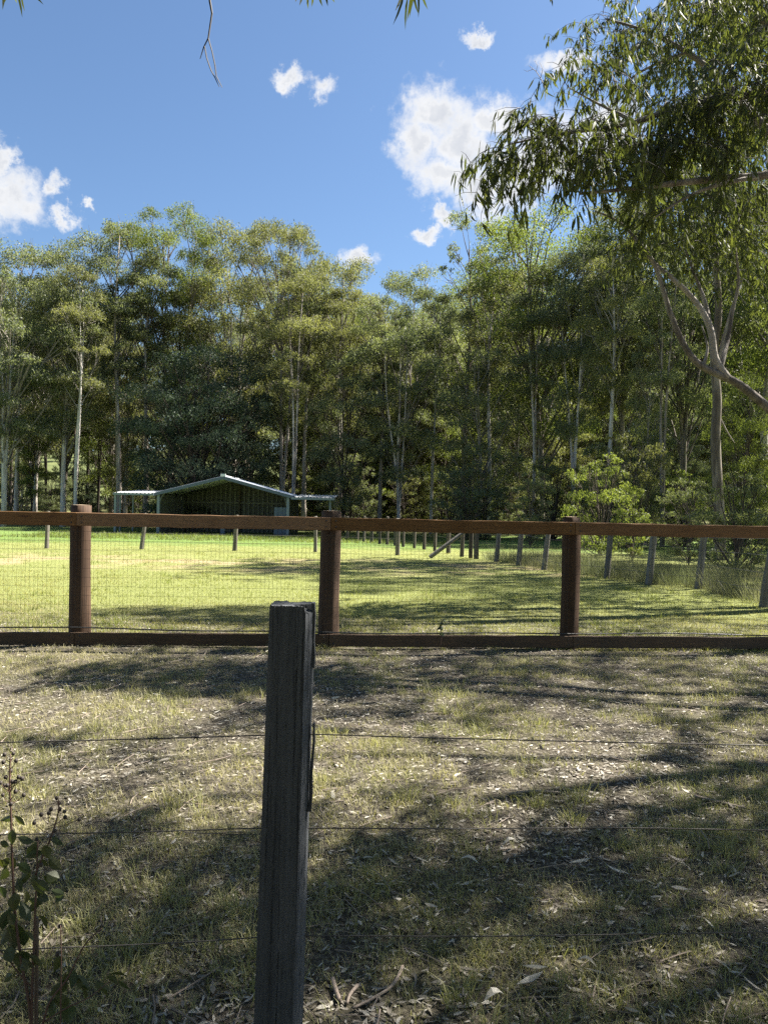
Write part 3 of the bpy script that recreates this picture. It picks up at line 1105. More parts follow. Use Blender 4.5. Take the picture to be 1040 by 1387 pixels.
# ---- leafy sprays of the near gums
def make_spray(seed, n=34, length=.62, L=.165, W=.0215):
    rd = random.Random(seed)
    rs = np.random.RandomState(seed)
    pts = []
    p = Vector((0, 0, 0))
    d = Vector((1, 0, .25))
    for i in range(7):
        pts.append(p.copy())
        p = p + d.normalized() * (length / 6)
        d = d + Vector((rd.uniform(-.15, .15), rd.uniform(-.25, .25), -.40 - rd.uniform(0, .16)))
    g = Geo()
    g.tube(pts, [.0045 - .0005 * i for i in range(7)], 4, cap=False)
    side = []
    for k in range(5):
        a = pts[1 + k]
        e = a + Vector((rd.uniform(.05, .16), rd.choice((-1, 1)) * rd.uniform(.1, .22), rd.uniform(-.16, .06)))
        g.tube([a, a.lerp(e, .55) + Vector((0, 0, .02)), e], [.003, .0022, .0014], 3, cap=False)
        side.append((a, e))
    P, D = [], []
    for i in range(n):
        if rd.random() < .5:
            a, e = rd.choice(side)
            q = a.lerp(e, rd.uniform(.25, 1))
        else:
            k = rd.uniform(1.2, 5.99)
            q = pts[int(k)].lerp(pts[int(k) + 1], k - int(k))
        P.append(q)
        D.append(Vector((rd.gauss(.18, .38), rd.gauss(0, .42), rd.gauss(-1.5, .4))).normalized())
    P = np.array(P)
    D = norm(np.array(D))
    S = norm(np.cross(D, rs.normal(size=(n, 3))))
    B = S * rs.uniform(-.32, .32, (n, 1)) + rs.normal(size=(n, 3)) * .06
    V, Q, T = leaf_sickles(P, D, S, L * rs.uniform(.6, 1.15, n), W * rs.uniform(.75, 1.25, n), B)
    tint = np.repeat(rs.rand(n), 6)
    nv = len(g.v)
    gv = np.array([tuple(v) for v in g.v])
    V2 = np.concatenate([gv, V])
    Q2 = np.concatenate([np.array(g.f), Q + nv])
    me = np_mesh('leaf_spray', V2, Q2, T + nv, np.concatenate([np.zeros(nv), tint]))
    me.materials.append(M['leaf_near'])
    me.materials.append(M['twig'])
    mi = np.zeros(len(me.polygons), dtype=np.int32)
    mi[:len(g.f)] = 1
    me.polygons.foreach_set('material_index', mi)
    return me, V2, Q2, T + nv, np.concatenate([np.zeros(nv), tint]), mi


sprays = [make_spray(100 + i, 30 + 4 * (i % 3)) for i in range(7)]
sprays_far = [make_spray(140 + i, 46, .8, .13, .024) for i in range(5)]


def skeleton(paths):
    """[(points, r0, r1)] -> smooth polylines"""
    out = []
    for pts, r0, r1 in paths:
        q = []
        for i in range(len(pts) - 1):
            p0 = pts[max(i - 1, 0)]
            p1, p2 = pts[i], pts[i + 1]
            p3 = pts[min(i + 2, len(pts) - 1)]
            for k in range(4):
                s = k / 4
                q.append(.5 * ((2 * p1) + (p2 - p0) * s + (2 * p0 - 5 * p1 + 4 * p2 - p3) * s * s + (3 * p1 - p0 - 3 * p2 + p3) * s ** 3))
        q.append(pts[-1].copy())
        n = len(q)
        out.append((q, [r0 + (r1 - r0) * (i / (n - 1)) for i in range(n)]))
    return out


def near_tree(name, label, base, trunk_paths, limb_paths, targets, spray_set, barkm, seed, scale=1.0, maxparts=298, far_targets=()):
    rd = random.Random(seed)
    root = thing(name, label, 'tree', base)
    tr = skeleton(trunk_paths)
    lb = skeleton(limb_paths)
    g = Geo()
    for q, r_ in tr:
        g.tube(q, r_, 12)
    part('trunk', g, M[barkm], root, True)
    for q, r_ in lb:
        g = Geo()
        g.tube(q, r_, 9)
        part('limb', g, M[barkm], root, True)
    nodes = [(p, r_[i]) for q, r_ in tr + lb for i, p in enumerate(q)]
    gt = Geo()
    made = 0
    allv, allq, allt, alltint, allmi = [], [], [], [], []
    off = 0
    pts_new = []

    def spot(c, into_mesh):
        nonlocal made, off
        cand = nodes + pts_new
        best = min(cand, key=lambda nr: (nr[0] - c).length + (0.15 if nr[1] < .006 else 0))
        a = best[0]
        d = c - a
        if d.length > .12:
            mid_ = a.lerp(c, .5) + Vector((rd.gauss(0, .04), rd.gauss(0, .04), .10 * d.length))
            r0 = min(best[1] * .7, .004 + .009 * d.length)
            gt.tube(bez(a, mid_, c, 5), [r0 * (1 - .16 * i) for i in range(5)], 5, cap=False)
            pts_new.append((mid_, r0 * .6))
            pts_new.append((c, .006))
        out = math.atan2(d.y, d.x) + rd.gauss(0, .8)
        sp_ = rd.choice(spray_set)
        s = scale * rd.uniform(.8, 1.2)
        rot = Matrix.Rotation(out, 3, 'Z') @ Matrix.Rotation(rd.gauss(.15, .25), 3, 'Y') @ Matrix.Rotation(rd.gauss(0, .25), 3, 'X')
        if not into_mesh:
            o = add('leaf_spray', sp_[0], None, root)
            o.matrix_local = Matrix.Translation(c - root.location) @ (rot.to_4x4()) @ Matrix.Scale(s, 4)
        else:
            mv = (np.array(rot) @ (sp_[1].T * s)).T + np.array(c - root.location)
            allv.append(mv)
            allq.append(sp_[2] + off)
            allt.append(sp_[3] + off)
            alltint.append(sp_[4])
            allmi.append((sp_[5], len(sp_[2])))
            off += len(mv)
        made += 1

    for c in targets:
        spot(c, made >= maxparts)
    for c in far_targets:
        spot(c, True)
    tagp(part('twigs', gt, M['twig'], root), kind='stuff')
    if allv:
        me = np_mesh('foliage', np.concatenate(allv), np.concatenate(allq), np.concatenate(allt), np.concatenate(alltint))
        me.materials.append(M['leaf_near'])
        me.materials.append(M['twig'])
        qi = np.concatenate([a[:n] for a, n in allmi])
        mi = np.zeros(len(me.polygons), dtype=np.int32)
        if len(mi) >= len(qi):
            mi[:len(qi)] = qi
        me.polygons.foreach_set('material_index', mi)
        tagp(add('foliage', me, None, root), kind='stuff')
    return root


def region(rd, spec, dx=0, dy=0):
    out = []
    for (x, y, rx, ry, d, dd, n) in spec:
        subs = [(rd.uniform(-.8, .8), rd.uniform(-.8, .8)) for _ in range(max(2, n // 5))]
        for _ in range(n):
            sx0, sy0 = rd.choice(subs)
            u, v = sx0 + rd.gauss(0, .2), sy0 + rd.gauss(0, .2)
            out.append(pix(x + dx + u * rx, y + dy + v * ry, d + rd.uniform(-dd, dd)))
    return out


ra = random.Random(3)
# A: the gum whose trunk stands right of the frame and whose boughs hang over the yard
tA = Vector((9.7, 7.2, 0))
trunkA = [([tA + Vector((0, 0, -.2)), tA + Vector((-.05, 0, 2)), Vector((9.4, 7.3, 4)), Vector((9.0, 7.4, 6)), Vector((8.6, 7.4, 8.5)), Vector((8.3, 7.4, 10.5))], .25, .06)]
limbA = [
    ([Vector((9.2, 7.35, 4.4)), Vector((7.2, 8.0, 5.0)), pix(1150, 205, 8.5), pix(1040, 236, 8.5), pix(980, 241, 8.5), pix(905, 249, 8.4), pix(845, 256, 8.3), pix(785, 262, 8.3)], .075, .014),
    ([pix(1035, 237, 8.5), pix(965, 252, 8.4), pix(920, 272, 8.3), pix(885, 296, 8.3)], .028, .008),
    ([Vector((9.0, 7.4, 5.6)), Vector((7.0, 8.1, 6.2)), pix(1110, 115, 8.6), pix(1000, 130, 8.7), pix(930, 140, 8.7), pix(860, 165, 8.6), pix(800, 175, 8.5), pix(735, 185, 8.5), pix(690, 195, 8.4)], .065, .008),
    ([pix(845, 256, 8.3), pix(800, 225, 8.3), pix(765, 200, 8.4), pix(735, 160, 8.4)], .018, .006),
    ([pix(860, 165, 8.6), pix(810, 140, 8.7), pix(770, 118, 8.8)], .02, .006),
    ([Vector((9.0, 7.4, 6.0)), Vector((8.0, 6.0, 6.5)), Vector((6.6, 4.9, 6.7)), Vector((5.0, 4.3, 6.5)), Vector((3.4, 4.1, 6.0)), Vector((2.0, 4.0, 5.4)), Vector((.4, 3.8, 5.1)), Vector((-1.2, 3.6, 4.95)), Vector((-2.3, 3.6, 4.8))], .06, .012),
    ([Vector((8.8, 7.4, 7.2)), Vector((7.2, 6.4, 7.7)), Vector((5.6, 5.4, 7.9)), Vector((4.2, 4.9, 7.9))], .06, .015),
    ([Vector((8.6, 7.4, 8.2)), Vector((7.2, 7.6, 9.0)), Vector((5.8, 7.7, 9.6))], .06, .015),
    ([Vector((8.7, 7.4, 7.6)), Vector((8.2, 6.0, 8.2)), Vector((7.4, 5.2, 8.6))], .05, .012),
]
targA = region(ra, [
    (668, 222, 20, 24, 8.5, .25, 15), (700, 190, 26, 24, 8.5, .3, 9), (728, 215, 28, 30, 8.5, .4, 16), (770, 195, 34, 34, 8.5, .4, 16), (815, 200, 28, 34, 8.5, .4, 13), (760, 120, 28, 16, 8.8, .15, 15),
    (778, 240, 38, 16, 8.4, .3, 9), (855, 215, 34, 34, 8.6, .5, 14), (905, 140, 44, 40, 8.7, .5, 18), (960, 120, 44, 45, 8.8, .5, 18), (1010, 75, 40, 30, 8.6, .5, 12), (1005, 175, 50, 44, 8.6, .6, 24),
    (930, 205, 40, 26, 8.6, .4, 11), (880, 290, 26, 14, 8.4, .2, 6), (1020, 290, 32, 30, 8.7, .3, 12), (885, 175, 20, 24, 8.6, .3, 8)], 30, -16)
farA = []
SX, SY = SUN_DIR.x / SUN_DIR.z, SUN_DIR.y / SUN_DIR.z
# masses of the crown above and beside the yard, given by where their shade lies (x, y, radii, how many sprays, height range)
crown_masses = [(-.2, 2.75, 1.5, .55, 70, 6.2, 8.0), (1.2, 2.9, 1.1, .65, 70, 6.2, 8.6), (.9, 3.3, 1.1, .28, 34, 6.0, 8.2), (2.4, 3.6, .7, .7, 40, 6.4, 9.2), (2.9, 5.2, .8, .5, 26, 7.0, 9.2),
                (-1.2, 3.5, .7, .35, 18, 6.0, 7.5), (-.9, 5.9, .7, .28, 16, 7.0, 9.4), (.9, 5.6, .9, .35, 24, 7.0, 9.6), (-2.2, 7.0, 1.3, .35, 22, 8.0, 10.0), (0.4, 7.0, 1.4, .45, 34, 7.5, 10.0),
                (2.6, 7.2, 1.3, .5, 34, 7.5, 10.0), (-1.9, 4.2, .5, .25, 8, 6.0, 7.5), (0.1, 1.2, 1.8, .9, 60, 5.8, 7.6),
                (-1.25, 2.35, .9, .45, 44, 5.8, 7.4), (-.9, 1.9, .6, .5, 34, 5.6, 7.2), (.3, 2.1, .9, .5, 34, 5.8, 7.4), (-1.0, 3.0, .9, .22, 16, 6, 7.6), (-1.9, 7.6, 1.4, .3, 30, 8, 10.5), (1.5, 7.5, 1.7, .35, 44, 8, 10.5), (3.2, 6.6, 1.0, .5, 40, 7.5, 10), (3.0, 5.5, .9, .25, 26, 7, 9.5), (2.2, 4.35, .8, .12, 14, 7, 9), (-1.6, 4.75, .6, .1, 9, 6.5, 8.5), (.6, 4.1, .5, .08, 6, 6.5, 8.5), (-.6, 2.9, 1.5, .3, 30, 6, 7.6), (.6, 6.3, .8, .16, 20, 8, 10),
                (-1.5, 6.4, .7, .18, 18, 8, 10), (-.8, 5.5, .5, .16, 12, 7.5, 9.5), (1.9, 4.6, .4, .14, 8, 7, 8.5), (.7, 5.1, .35, .1, 6, 7, 8.5), (1.7, 3.1, .7, .4, 22, 6.5, 9)]
for (gx, gy, rx_, ry_, n, z0, z1) in crown_masses:
    k = 0
    while k < n:
        u, v = ra.gauss(0, .55), ra.gauss(0, .55)
        z = ra.uniform(z0, z1)
        p = Vector((gx + u * rx_ + SX * z, gy + v * ry_ + SY * z, z))
        k += 1
        q = to_pix(p)
        if -60 < q[0] < 870 and -95 < q[1] < 700 or 869 < q[0] < 1100 and 190 < q[1] < 700:
            continue
        farA.append(p)
gA = near_tree('gum_tree', 'near gum hanging long sickle leaves over the yard from the upper right corner', tA, trunkA, limbA, targA, sprays, 'bark_near', 8, 1.15, 290, farA)
# leaf tips that hang from its bough into the top of the frame
for (top, tip0, lvs) in (
        ((0, -230), (20, -14), [((4, -12), (7, 13)), ((14, -14), (2, 6)), ((22, -16), (34, 23)), ((28, -14), (30, 17)), ((40, -12), (61, 4)), ((18, -10), (22, 4))]),
        ((440, -220), (430, -12), [((410, -12), (408, 8)), ((417, -10), (415, 12)), ((424, -12), (424, 9)), ((431, -12), (434, 10)), ((439, -12), (446, 8)), ((446, -12), (452, 4)), ((404, -12), (402, 3))]),
        ((560, -240), (556, -14), [((548, -12), (537, 36)), ((553, -10), (543, 41)), ((557, -12), (554, 30)), ((560, -10), (563, 21)), ((566, -14), (570, 24)), ((570, -12), (577, 14)), ((545, -10), (538, 16)), ((562, -12), (550, 24))]),
        ((760, -260), (746, -16), [((744, -12), (751, 9)), ((748, -12), (743, 3))])):
    dh = 3.8
    g = Geo()
    g.tube([pix(*top, 3.85), pix(top[0] * .4 + tip0[0] * .6, tip0[1] - 70, dh), pix(*tip0, dh)], [.006, .004, .002], 5)
    part('twig', g, M['twig'], gA)
    for k, (a, e) in enumerate(lvs):
        a_, e_ = pix(*a, dh), pix(*e, dh + .03 * ((k % 3) - 1))
        ax = e_ - a_
        L = ax.length
        sd_ = ax.normalized().cross(Vector((.3 * ((k % 2) * 2 - 1), 1, 0))).normalized()
        V, Q, T = leaf_sickles(np.array([a_ - gA.location]), np.array([ax.normalized()]), np.array([sd_]), np.array([L]), np.array([.0115]), np.array([sd_]) * (.12 if k % 2 else -.1))
        me = np_mesh('leaf', V, Q, T, np.full(6, ra.random()))
        add('leaf', me, M['leaf_near'], gA)
# a bare sprig on the upper tuft
g = Geo()
sp8 = lambda *pp: [pix(x, y, 8.8) for x, y in pp]
g.tube(sp8((738, 118), (732, 105), (726, 96), (716, 88)), [.006, .005, .004, .002], 4)
g.tube(sp8((732, 105), (735, 93), (731, 84)), [.004, .003, .0015], 4)
g.tube(sp8((726, 96), (728, 88), (724, 81)), [.003, .0025, .0015], 4)
g.tube(sp8((722, 93), (714, 96), (709, 94)), [.003, .0025, .0015], 4)
o = part('bare_sprig', g, M['stick'], gA)
# its dead twig
g = Geo()
dt = 3.75
tw = lambda *pp: [pix(x, y, dt) for x, y in pp]
g.tube([Vector((-.86, 3.66, 4.92))] + tw((284, -40), (284, 0), (287, 17), (282, 51)), [.009, .007, .006, .005, .004], 5)
g.tube(tw((282, 51), (276, 63), (271, 79)), [.0035, .003, .0018], 4)
g.tube(tw((277, 62), (280, 78), (286, 95), (291, 104), (297, 117)), [.003, .003, .0028, .0025, .0015], 4)
g.tube(tw((282, 51), (287, 68), (291, 87), (293, 103), (301, 118)), [.0035, .003, .003, .0028, .0015], 4)
o = part('dead_twig', g, M['twig'], gA)
o['label'] = 'bare forked dead twig dangling against the sky'

# C: the gum with curved limbs, a little further off
tC = Vector((9.3, 13.6, 0))
dC = 13.2
trunkC = [([tC + Vector((0, 0, -.2)), Vector((9.2, 13.5, 1.2)), Vector((8.9, 13.4, 2.2)), Vector((8.9, 13.4, 4.5)), Vector((8.6, 13.4, 7.5)), Vector((8.4, 13.6, 10.5)), Vector((8.2, 13.8, 13))], .27, .07)]
limbC = [
    ([Vector((8.95, 13.4, 1.7)), pix(1110, 610, dC), pix(1040, 552, dC), pix(1000, 520, dC), pix(975, 508, dC), pix(945, 492, dC), pix(925, 465, dC), pix(908, 425, dC),
      pix(897, 390, dC), pix(885, 355, dC), pix(862, 325, dC), pix(838, 300, dC), pix(805, 285, dC)], .09, .016),
    ([pix(985, 512, dC), pix(968, 485, dC), pix(963, 450, dC), pix(950, 420, dC), pix(930, 395, dC), pix(905, 372, dC), pix(880, 350, dC + .2), pix(868, 320, dC + .3)], .07, .025),
    ([pix(963, 450, dC), pix(955, 410, dC + .3), pix(940, 370, dC + .5), pix(925, 330, dC + .6)], .045, .014),
    ([pix(953, 494, dC), pix(958, 470, dC + .1), pix(950, 440, dC + .2)], .03, .012),
    ([pix(975, 500, dC), pix(985, 460, dC + .3), pix(992, 420, dC + .4), pix(1000, 380, dC + .4), pix(995, 330, dC + .4)], .05, .016),
    ([Vector((8.7, 13.4, 6.2)), pix(1060, 200, 13.4), pix(990, 120, 13.6), pix(930, 70, 13.7), pix(870, 40, 13.8), pix(820, 25, 13.8)], .09, .014),
    ([Vector((8.6, 13.4, 7.6)), pix(1070, 60, 13.4), pix(1010, 10, 13.4), pix(960, -60, 13.4)], .08, .02),
    ([pix(930, 70, 13.7), pix(880, 90, 13.8), pix(850, 110, 13.8), pix(830, 140, 13.8)], .03, .01),
]
rcC = random.Random(9)
targC = region(rcC, [
    (815, 25, 24, 26, 13.8, .3, 11), (860, 25, 30, 24, 13.8, .5, 16), (925, 20, 50, 40, 13.7, .6, 28), (1000, 30, 50, 46, 13.6, .6, 30), (838, 95, 22, 16, 13.8, .3, 8), (858, 135, 16, 14, 13.8, .3, 6),
    (900, 85, 36, 36, 13.7, .5, 15), (885, 325, 44, 22, 13.4, .5, 22), (935, 320, 42, 40, 13.7, .6, 22), (1000, 330, 46, 44, 13.6, .6, 26), (960, 265, 70, 36, 13.8, .6, 22), (1010, 230, 46, 56, 13.7, .6, 22),
    (860, 290, 40, 16, 13.6, .5, 9)])
farC = []
while len(farC) < 480:
    u = Vector((rcC.gauss(0, 1), rcC.gauss(0, 1), rcC.gauss(0, 1))).normalized() * rcC.random() ** .4
    c = rcC.choice([(Vector((8.6, 13, 11.5)), (3.0, 2.6, 2.0)), (Vector((9.8, 12, 8.5)), (2.0, 2.2, 1.6)), (Vector((6.8, 13.8, 11.2)), (2.4, 1.8, 1.0)), (Vector((10.5, 14.5, 9.5)), (2, 2, 2)), (Vector((9.6, 15.4, 7.6)), (2.2, 2.0, 1.5)), (Vector((9.6, 15.4, 7.6)), (2.2, 2.0, 1.5))])
    farC.append(c[0] + Vector((u.x * c[1][0], u.y * c[1][1], u.z * c[1][2])))
near_tree('gum_tree', 'gum reaching curved bare grey limbs in from the right border above the rail', tC, trunkC, limbC, targC, sprays_far, 'bark_near', 18, 1.15, 290, farC)

# B: the straight pale trunk behind the right hand paddock fence
dB = 26.0
bB = pix(975, 700, dB)
bB.z = gzf(bB.x, dB)
trunkB = [([bB + Vector((.05, 0, -.2)), pix(974, 700, dB), pix(969, 600, dB), pix(971, 540, dB), pix(967, 480, dB), pix(973, 420, dB), pix(968, 340, dB), pix(965, 250, dB), pix(975, 150, dB), pix(960, 40, dB), pix(955, -100, dB)], .19, .045)]
limbB = [
    ([pix(968, 470, dB), pix(955, 420, dB), pix(945, 370, dB), pix(930, 310, dB)], .07, .02),
    ([pix(969, 500, dB), pix(985, 440, dB), pix(1000, 390, dB), pix(1020, 340, dB)], .08, .02),
    ([pix(966, 330, dB), pix(930, 260, dB), pix(900, 200, dB)], .07, .02),
    ([pix(966, 300, dB), pix(1000, 230, dB), pix(1040, 180, dB)], .07, .02),
    ([pix(974, 160, dB), pix(920, 90, dB), pix(880, 50, dB)], .05, .02),
    ([pix(972, 560, dB), pix(985, 585, dB), pix(995, 600, dB)], .03, .01)]
rb = random.Random(31)
targB = region(rb, [(930, 270, 60, 50, dB, 1.5, 60), (1010, 300, 50, 50, dB, 1.5, 45), (960, 160, 80, 60, dB, 1.5, 70), (940, 60, 70, 50, dB, 1.5, 55), (1040, 160, 50, 70, dB, 1.5, 45), (985, 385, 30, 20, dB, .8, 10)])
farB = []
while len(farB) < 260:
    u = Vector((rb.gauss(0, 1), rb.gauss(0, 1), rb.gauss(0, 1))).normalized() * rb.random() ** .4
    c = rb.choice([(Vector((12.8, 24, 17.0)), (3.6, 2.6, 2.2)), (Vector((14, 24, 14.5)), (3, 2.6, 2.6)), (Vector((11.5, 24.5, 18.5)), (2.6, 2.2, 1.2))])
    farB.append(c[0] + Vector((u.x * c[1][0], u.y * c[1][1], u.z * c[1][2])))
near_tree('gum_tree', 'gum with one straight pale trunk behind the leaning posts of the right hand fence', bB, trunkB, limbB, targB, sprays_far, 'bark_near', 28, 1.9, 290, farB)

# ------------------------------------------------------------------ timber rail fence with wire mesh
fl, fr = pix(0, 700, 8.0), pix(1040, 700, 8.62)
fdir = Vector((fr.x - fl.x, fr.y - fl.y, 0)).normalized()
fnorm = Vector((fdir.y, -fdir.x, 0))          # towards the camera
frot = Matrix.Rotation(math.atan2(fdir.y, fdir.x), 3, 'Z')


def on_fence(x):
    """point of the fence line (front of the posts) seen at pixel x"""
    r = ray(x, 780)
    # intersect with the vertical plane
    a, b_ = Vector((fl.x, fl.y)), Vector((fdir.x, fdir.y))
    den = r.x * b_.y - r.y * b_.x
    s = (a.x * b_.y - a.y * b_.x) / den
    return Vector((r.x * s, r.y * s, 0))


rail_fence = thing('rail_fence', 'brown timber rail fence on round log posts with wire mesh, crossing the yard', 'fence', tuple(on_fence(520)))
pw_ = (on_fence(775) - on_fence(104)).length / 2
post_px = [104, 447, 776]
pos = [on_fence(x) for x in post_px]
pos = [pos[0] - fdir * pw_, *pos, pos[2] + fdir * pw_]
ZT = 1.335
ZB = 0.085
rdp = random.Random(4)


def log_post(c, r0, top, seed):
    rs = np.random.RandomState(seed)
    n, m_ = 26, 15
    groove = np.convolve(np.tile(rs.normal(0, 1, n), 3), [.25, .5, .25], 'same')[n:2 * n] * .006
    g = Geo()
    for j in range(m_):
        t_ = j / (m_ - 1)
        z = -.12 + (top + .12) * t_
        r_ = r0 * (1.06 - .08 * t_) * (1 + .02 * math.sin(seed + t_ * 7))
        for i in range(n):
            an = 2 * PI * i / n
            rr = r_ + groove[i] + rs.normal(0, .0012) - (.004 if j == m_ - 1 else 0)
            g.v.append(c + Vector((math.cos(an) * rr + .006 * math.sin(seed * 2 + t_ * 4), math.sin(an) * rr, z)))
    for j in range(m_ - 1):
        for i in range(n):
            i2 = (i + 1) % n
            g.f.append((j * n + i, j * n + i2, (j + 1) * n + i2, (j + 1) * n + i))
    g.f.append(tuple(range((m_ - 1) * n, m_ * n)))
    return g


for i, p in enumerate(pos):
    r_ = (.104, .106, .108, .100, .105)[i]
    top = (1.46, 1.475, 1.475, 1.465, 1.46)[i]
    c = p - fnorm * (r_ + .004)
    c.z = gzf(c.x, c.y)
    o = part('post', log_post(c, r_, top, 50 + i), M['log_post'], rail_fence, True)
    g = Geo()
    n = 22
    for k in range(n):
        an = 2 * PI * k / n
        g.v.append(c + Vector((math.cos(an) * (r_ * .97), math.sin(an) * (r_ * .97), top + .003)))
    g.v.append(c + Vector((0, 0, top + .006)))
    for k in range(n):
        g.f.append((k, (k + 1) % n, n))
    part('sawn_end', g, M['log_end'], rail_fence, holder=o)


def rail(a, b_, z0, z1, h, th, seed):
    rs = random.Random(seed)
    g = Geo()
    n = 12
    for i in range(n + 1):
        t_ = i / n
        p = a.lerp(b_, t_)
        zc = z0 + (z1 - z0) * t_ + rs.uniform(-.0006, .0006) - .005 * math.sin(PI * t_) * rs.choice((0, 1))
        e = .004
        for (dy, dz) in ((0, -h / 2 + e), (0, h / 2 - e), (e, h / 2), (th - e, h / 2), (th, h / 2 - e), (th, -h / 2 + e), (th - e, -h / 2), (e, -h / 2)):
            g.v.append(Vector((p.x, p.y, zc + dz)) + fnorm * (dy + .003))
    for i in range(n):
        for k in range(8):
            k2 = (k + 1) % 8
            g.f.append((i * 8 + k, i * 8 + 8 + k, i * 8 + 8 + k2, i * 8 + k2))
    g.f.append(tuple(range(8)))
    g.f.append(tuple(range(n * 8, n * 8 + 8))[::-1])
    return g


for i in range(4):
    ga = gzf(pos[i].x, pos[i].y)
    gb = gzf(pos[i + 1].x, pos[i + 1].y)
    a = pos[i] + fdir * .003
    b_ = pos[i + 1] - fdir * .003
    part('top_rail', rail(a, b_, ZT + (.0, .004, 0, -.004)[i], ZT + (.004, 0, -.004, -.008)[i], .138, .045, i), M['rail'], rail_fence)
    part('bottom_rail', rail(a, b_, ZB, ZB, .130, .045, 10 + i), M['rail_low'], rail_fence)
    # bolts
    for zc in (ZT, ZB):
        for e_, s in ((a, .05), (b_, -.05)):
            for dz in (-.032, .032):
                g = Geo()
                g.ball(e_ + fdir * s + fnorm * .049 + Vector((0, 0, zc + dz)), .0095, 7, 4)
                part('bolt', g, M['rust_wire'], rail_fence)
# mesh behind the rails, in front of the posts
g = Geo()
L_ = (pos[4] - pos[0]).length
k = 0
sx_ = .0435
nv_ = int(L_ / sx_)
rm = random.Random(6)
for i in range(nv_):
    p = pos[0] + fdir * (i * sx_) - fnorm * -.0015
    jit = rm.gauss(0, .0015)
    z0, z1 = .03, 1.30
    g.tube([p + fdir * jit + Vector((0, 0, z0)), p + fdir * rm.gauss(0, .002) + Vector((0, 0, .65)), p + fdir * jit + Vector((0, 0, z1))], .00115, 3, cap=False)
nh = 13
for j in range(nh + 1):
    z = .05 + j * .0965
    q = []
    for i in range(40):
        p = pos[0] + fdir * (L_ * i / 39)
        q.append(p + Vector((0, 0, z + rm.gauss(0, .002))))
    g.tube(q, .0013, 3, cap=False)
tagp(part('wire_mesh', g, M['rust_wire'], rail_fence), kind='stuff')
g = Geo()
q = []
for i in range(60):
    t_ = i / 59
    p = pos[0] + fdir * (L_ * t_) + fnorm * .03
    q.append(p + Vector((0, 0, .195 - .03 * t_ + .012 * math.sin(t_ * 9) + .006 * math.sin(t_ * 31))))
g.tube(q, .0075, 6)
root = thing('poly_pipe', 'thin black pipe running along just over the bottom rail of the timber fence', 'pipe', tuple(q[0]))
part('pipe', g, M['pipe'], root, True)
# little weed by the bottom rail
wv = on_fence(597) + fnorm * .07
root = thing('weed', 'small dark sprig of weed growing against the bottom rail of the timber fence', 'plant', (wv.x, wv.y, gzf(wv.x, wv.y)))
g = Geo()
st = [Vector((wv.x, wv.y, -.02)), Vector((wv.x + .01, wv.y, .14)), Vector((wv.x - .01, wv.y, .24)), Vector((wv.x + .02, wv.y, .33))]
g.tube(st, [.004, .003, .003, .002], 4)
part('stem', g, M['stem'], root)
rs = np.random.RandomState(4)
n = 34
P = np.array([tuple(Vector(st[1 + i % 2]).lerp(Vector(st[2 + i % 2]), rs.rand())) for i in range(n)])
D = norm(rs.normal(size=(n, 3)) + np.array([[0, 0, .3]]))
S = norm(np.cross(D, rs.normal(size=(n, 3))))
V, Q = leaf_diamonds(P - np.array(root.location), D, S, np.full(n, .05), np.full(n, .022))
me = np_mesh('foliage', V, Q, None, np.repeat(rs.rand(n), 4))
add('foliage', me, M['leaf_dark'], root)


# ------------------------------------------------------------------ paddock fences
def split_post(base, h, r_, lean, seed, sides=7):
    rd = random.Random(seed)
    g = Geo()
    prof = [r_ * rd.uniform(.78, 1.15) for _ in range(sides)]
    lv = 6
    for j in range(lv):
        t_ = j / (lv - 1)
        for i in range(sides):
            an = 2 * PI * i / sides + seed
            rr = prof[i] * (1.08 - .14 * t_) * rd.uniform(.96, 1.04)
            g.v.append(base + Vector((math.cos(an) * rr + lean[0] * t_ * h, math.sin(an) * rr + lean[1] * t_ * h, -.1 + (h + .1) * t_ + (rd.uniform(-.015, .015) if j == lv - 1 else 0))))
    for j in range(lv - 1):
        for i in range(sides):
            i2 = (i + 1) % sides
            g.f.append((j * sides + i, j * sides + i2, (j + 1) * sides + i2, (j + 1) * sides + i))
    g.f.append(tuple(range((lv - 1) * sides, lv * sides)))
    return g


right = [(1160, 865, .10, .11), (1033, 822, .10, .10), (945, 798, .05, .085), (878, 792, .05, .085), (821, 784, .03, .085), (736, 772, .06, .085), (702, 766, .03, .085), (672, 761, .02, .085),
         (645, 757, 0, .10), (637, 756, 0, .09), (625, 754, .02, .09), (607, 750, .01, .085), (589, 747, .01, .085), (574, 744.5, 0, .085), (561, 743, 0, .085),
         (546, 741, 0, .085), (535, 739.5, 0, .08), (524, 738, 0, .085), (514, 737, 0, .085), (503, 735.5, 0, .085), (493, 734, 0, .085), (484, 733, 0, .085), (470, 731.5, 0, .085), (452, 730, 0, .085)]
b0 = ground_at(right[1][0], right[1][1])
pf = thing('post_and_wire_fence', 'old post and wire paddock fence of leaning grey posts curving off from the right border', 'fence', tuple(b0))
tops = []
for i, (x, y, ln, r_) in enumerate(right):
    p = ground_at(x, y)
    h = 1.12 + .06 * math.sin(i * 2.3)
    part('post', split_post(p, h, r_ * (.9 if i < 8 else .8), (ln + (.05 if i < 8 else .0), .02), 300 + i), M['grey_post'] if i < 8 else M['dark_post'], pf)
    tops.append((p, h, ln))
for zf in (.22, .48, .74, .98):
    g = Geo()
    q = []
    for (p, h, ln) in tops:
        q.append(p + Vector(((ln + .05) * zf * h, .02 * zf - .08, zf * h)))
    g.tube(q, .004, 4)
    part('wire', g, M['wire'], pf)
g = Geo()
g.tube([ground_at(582, 756) + Vector((0, 0, .03)), ground_at(637, 756) + Vector((-.08, -.1, .95))], [.07, .06], 7)
o = part('strut', g, M['grey_post'], pf)
o['label'] = 'diagonal bracing strut'

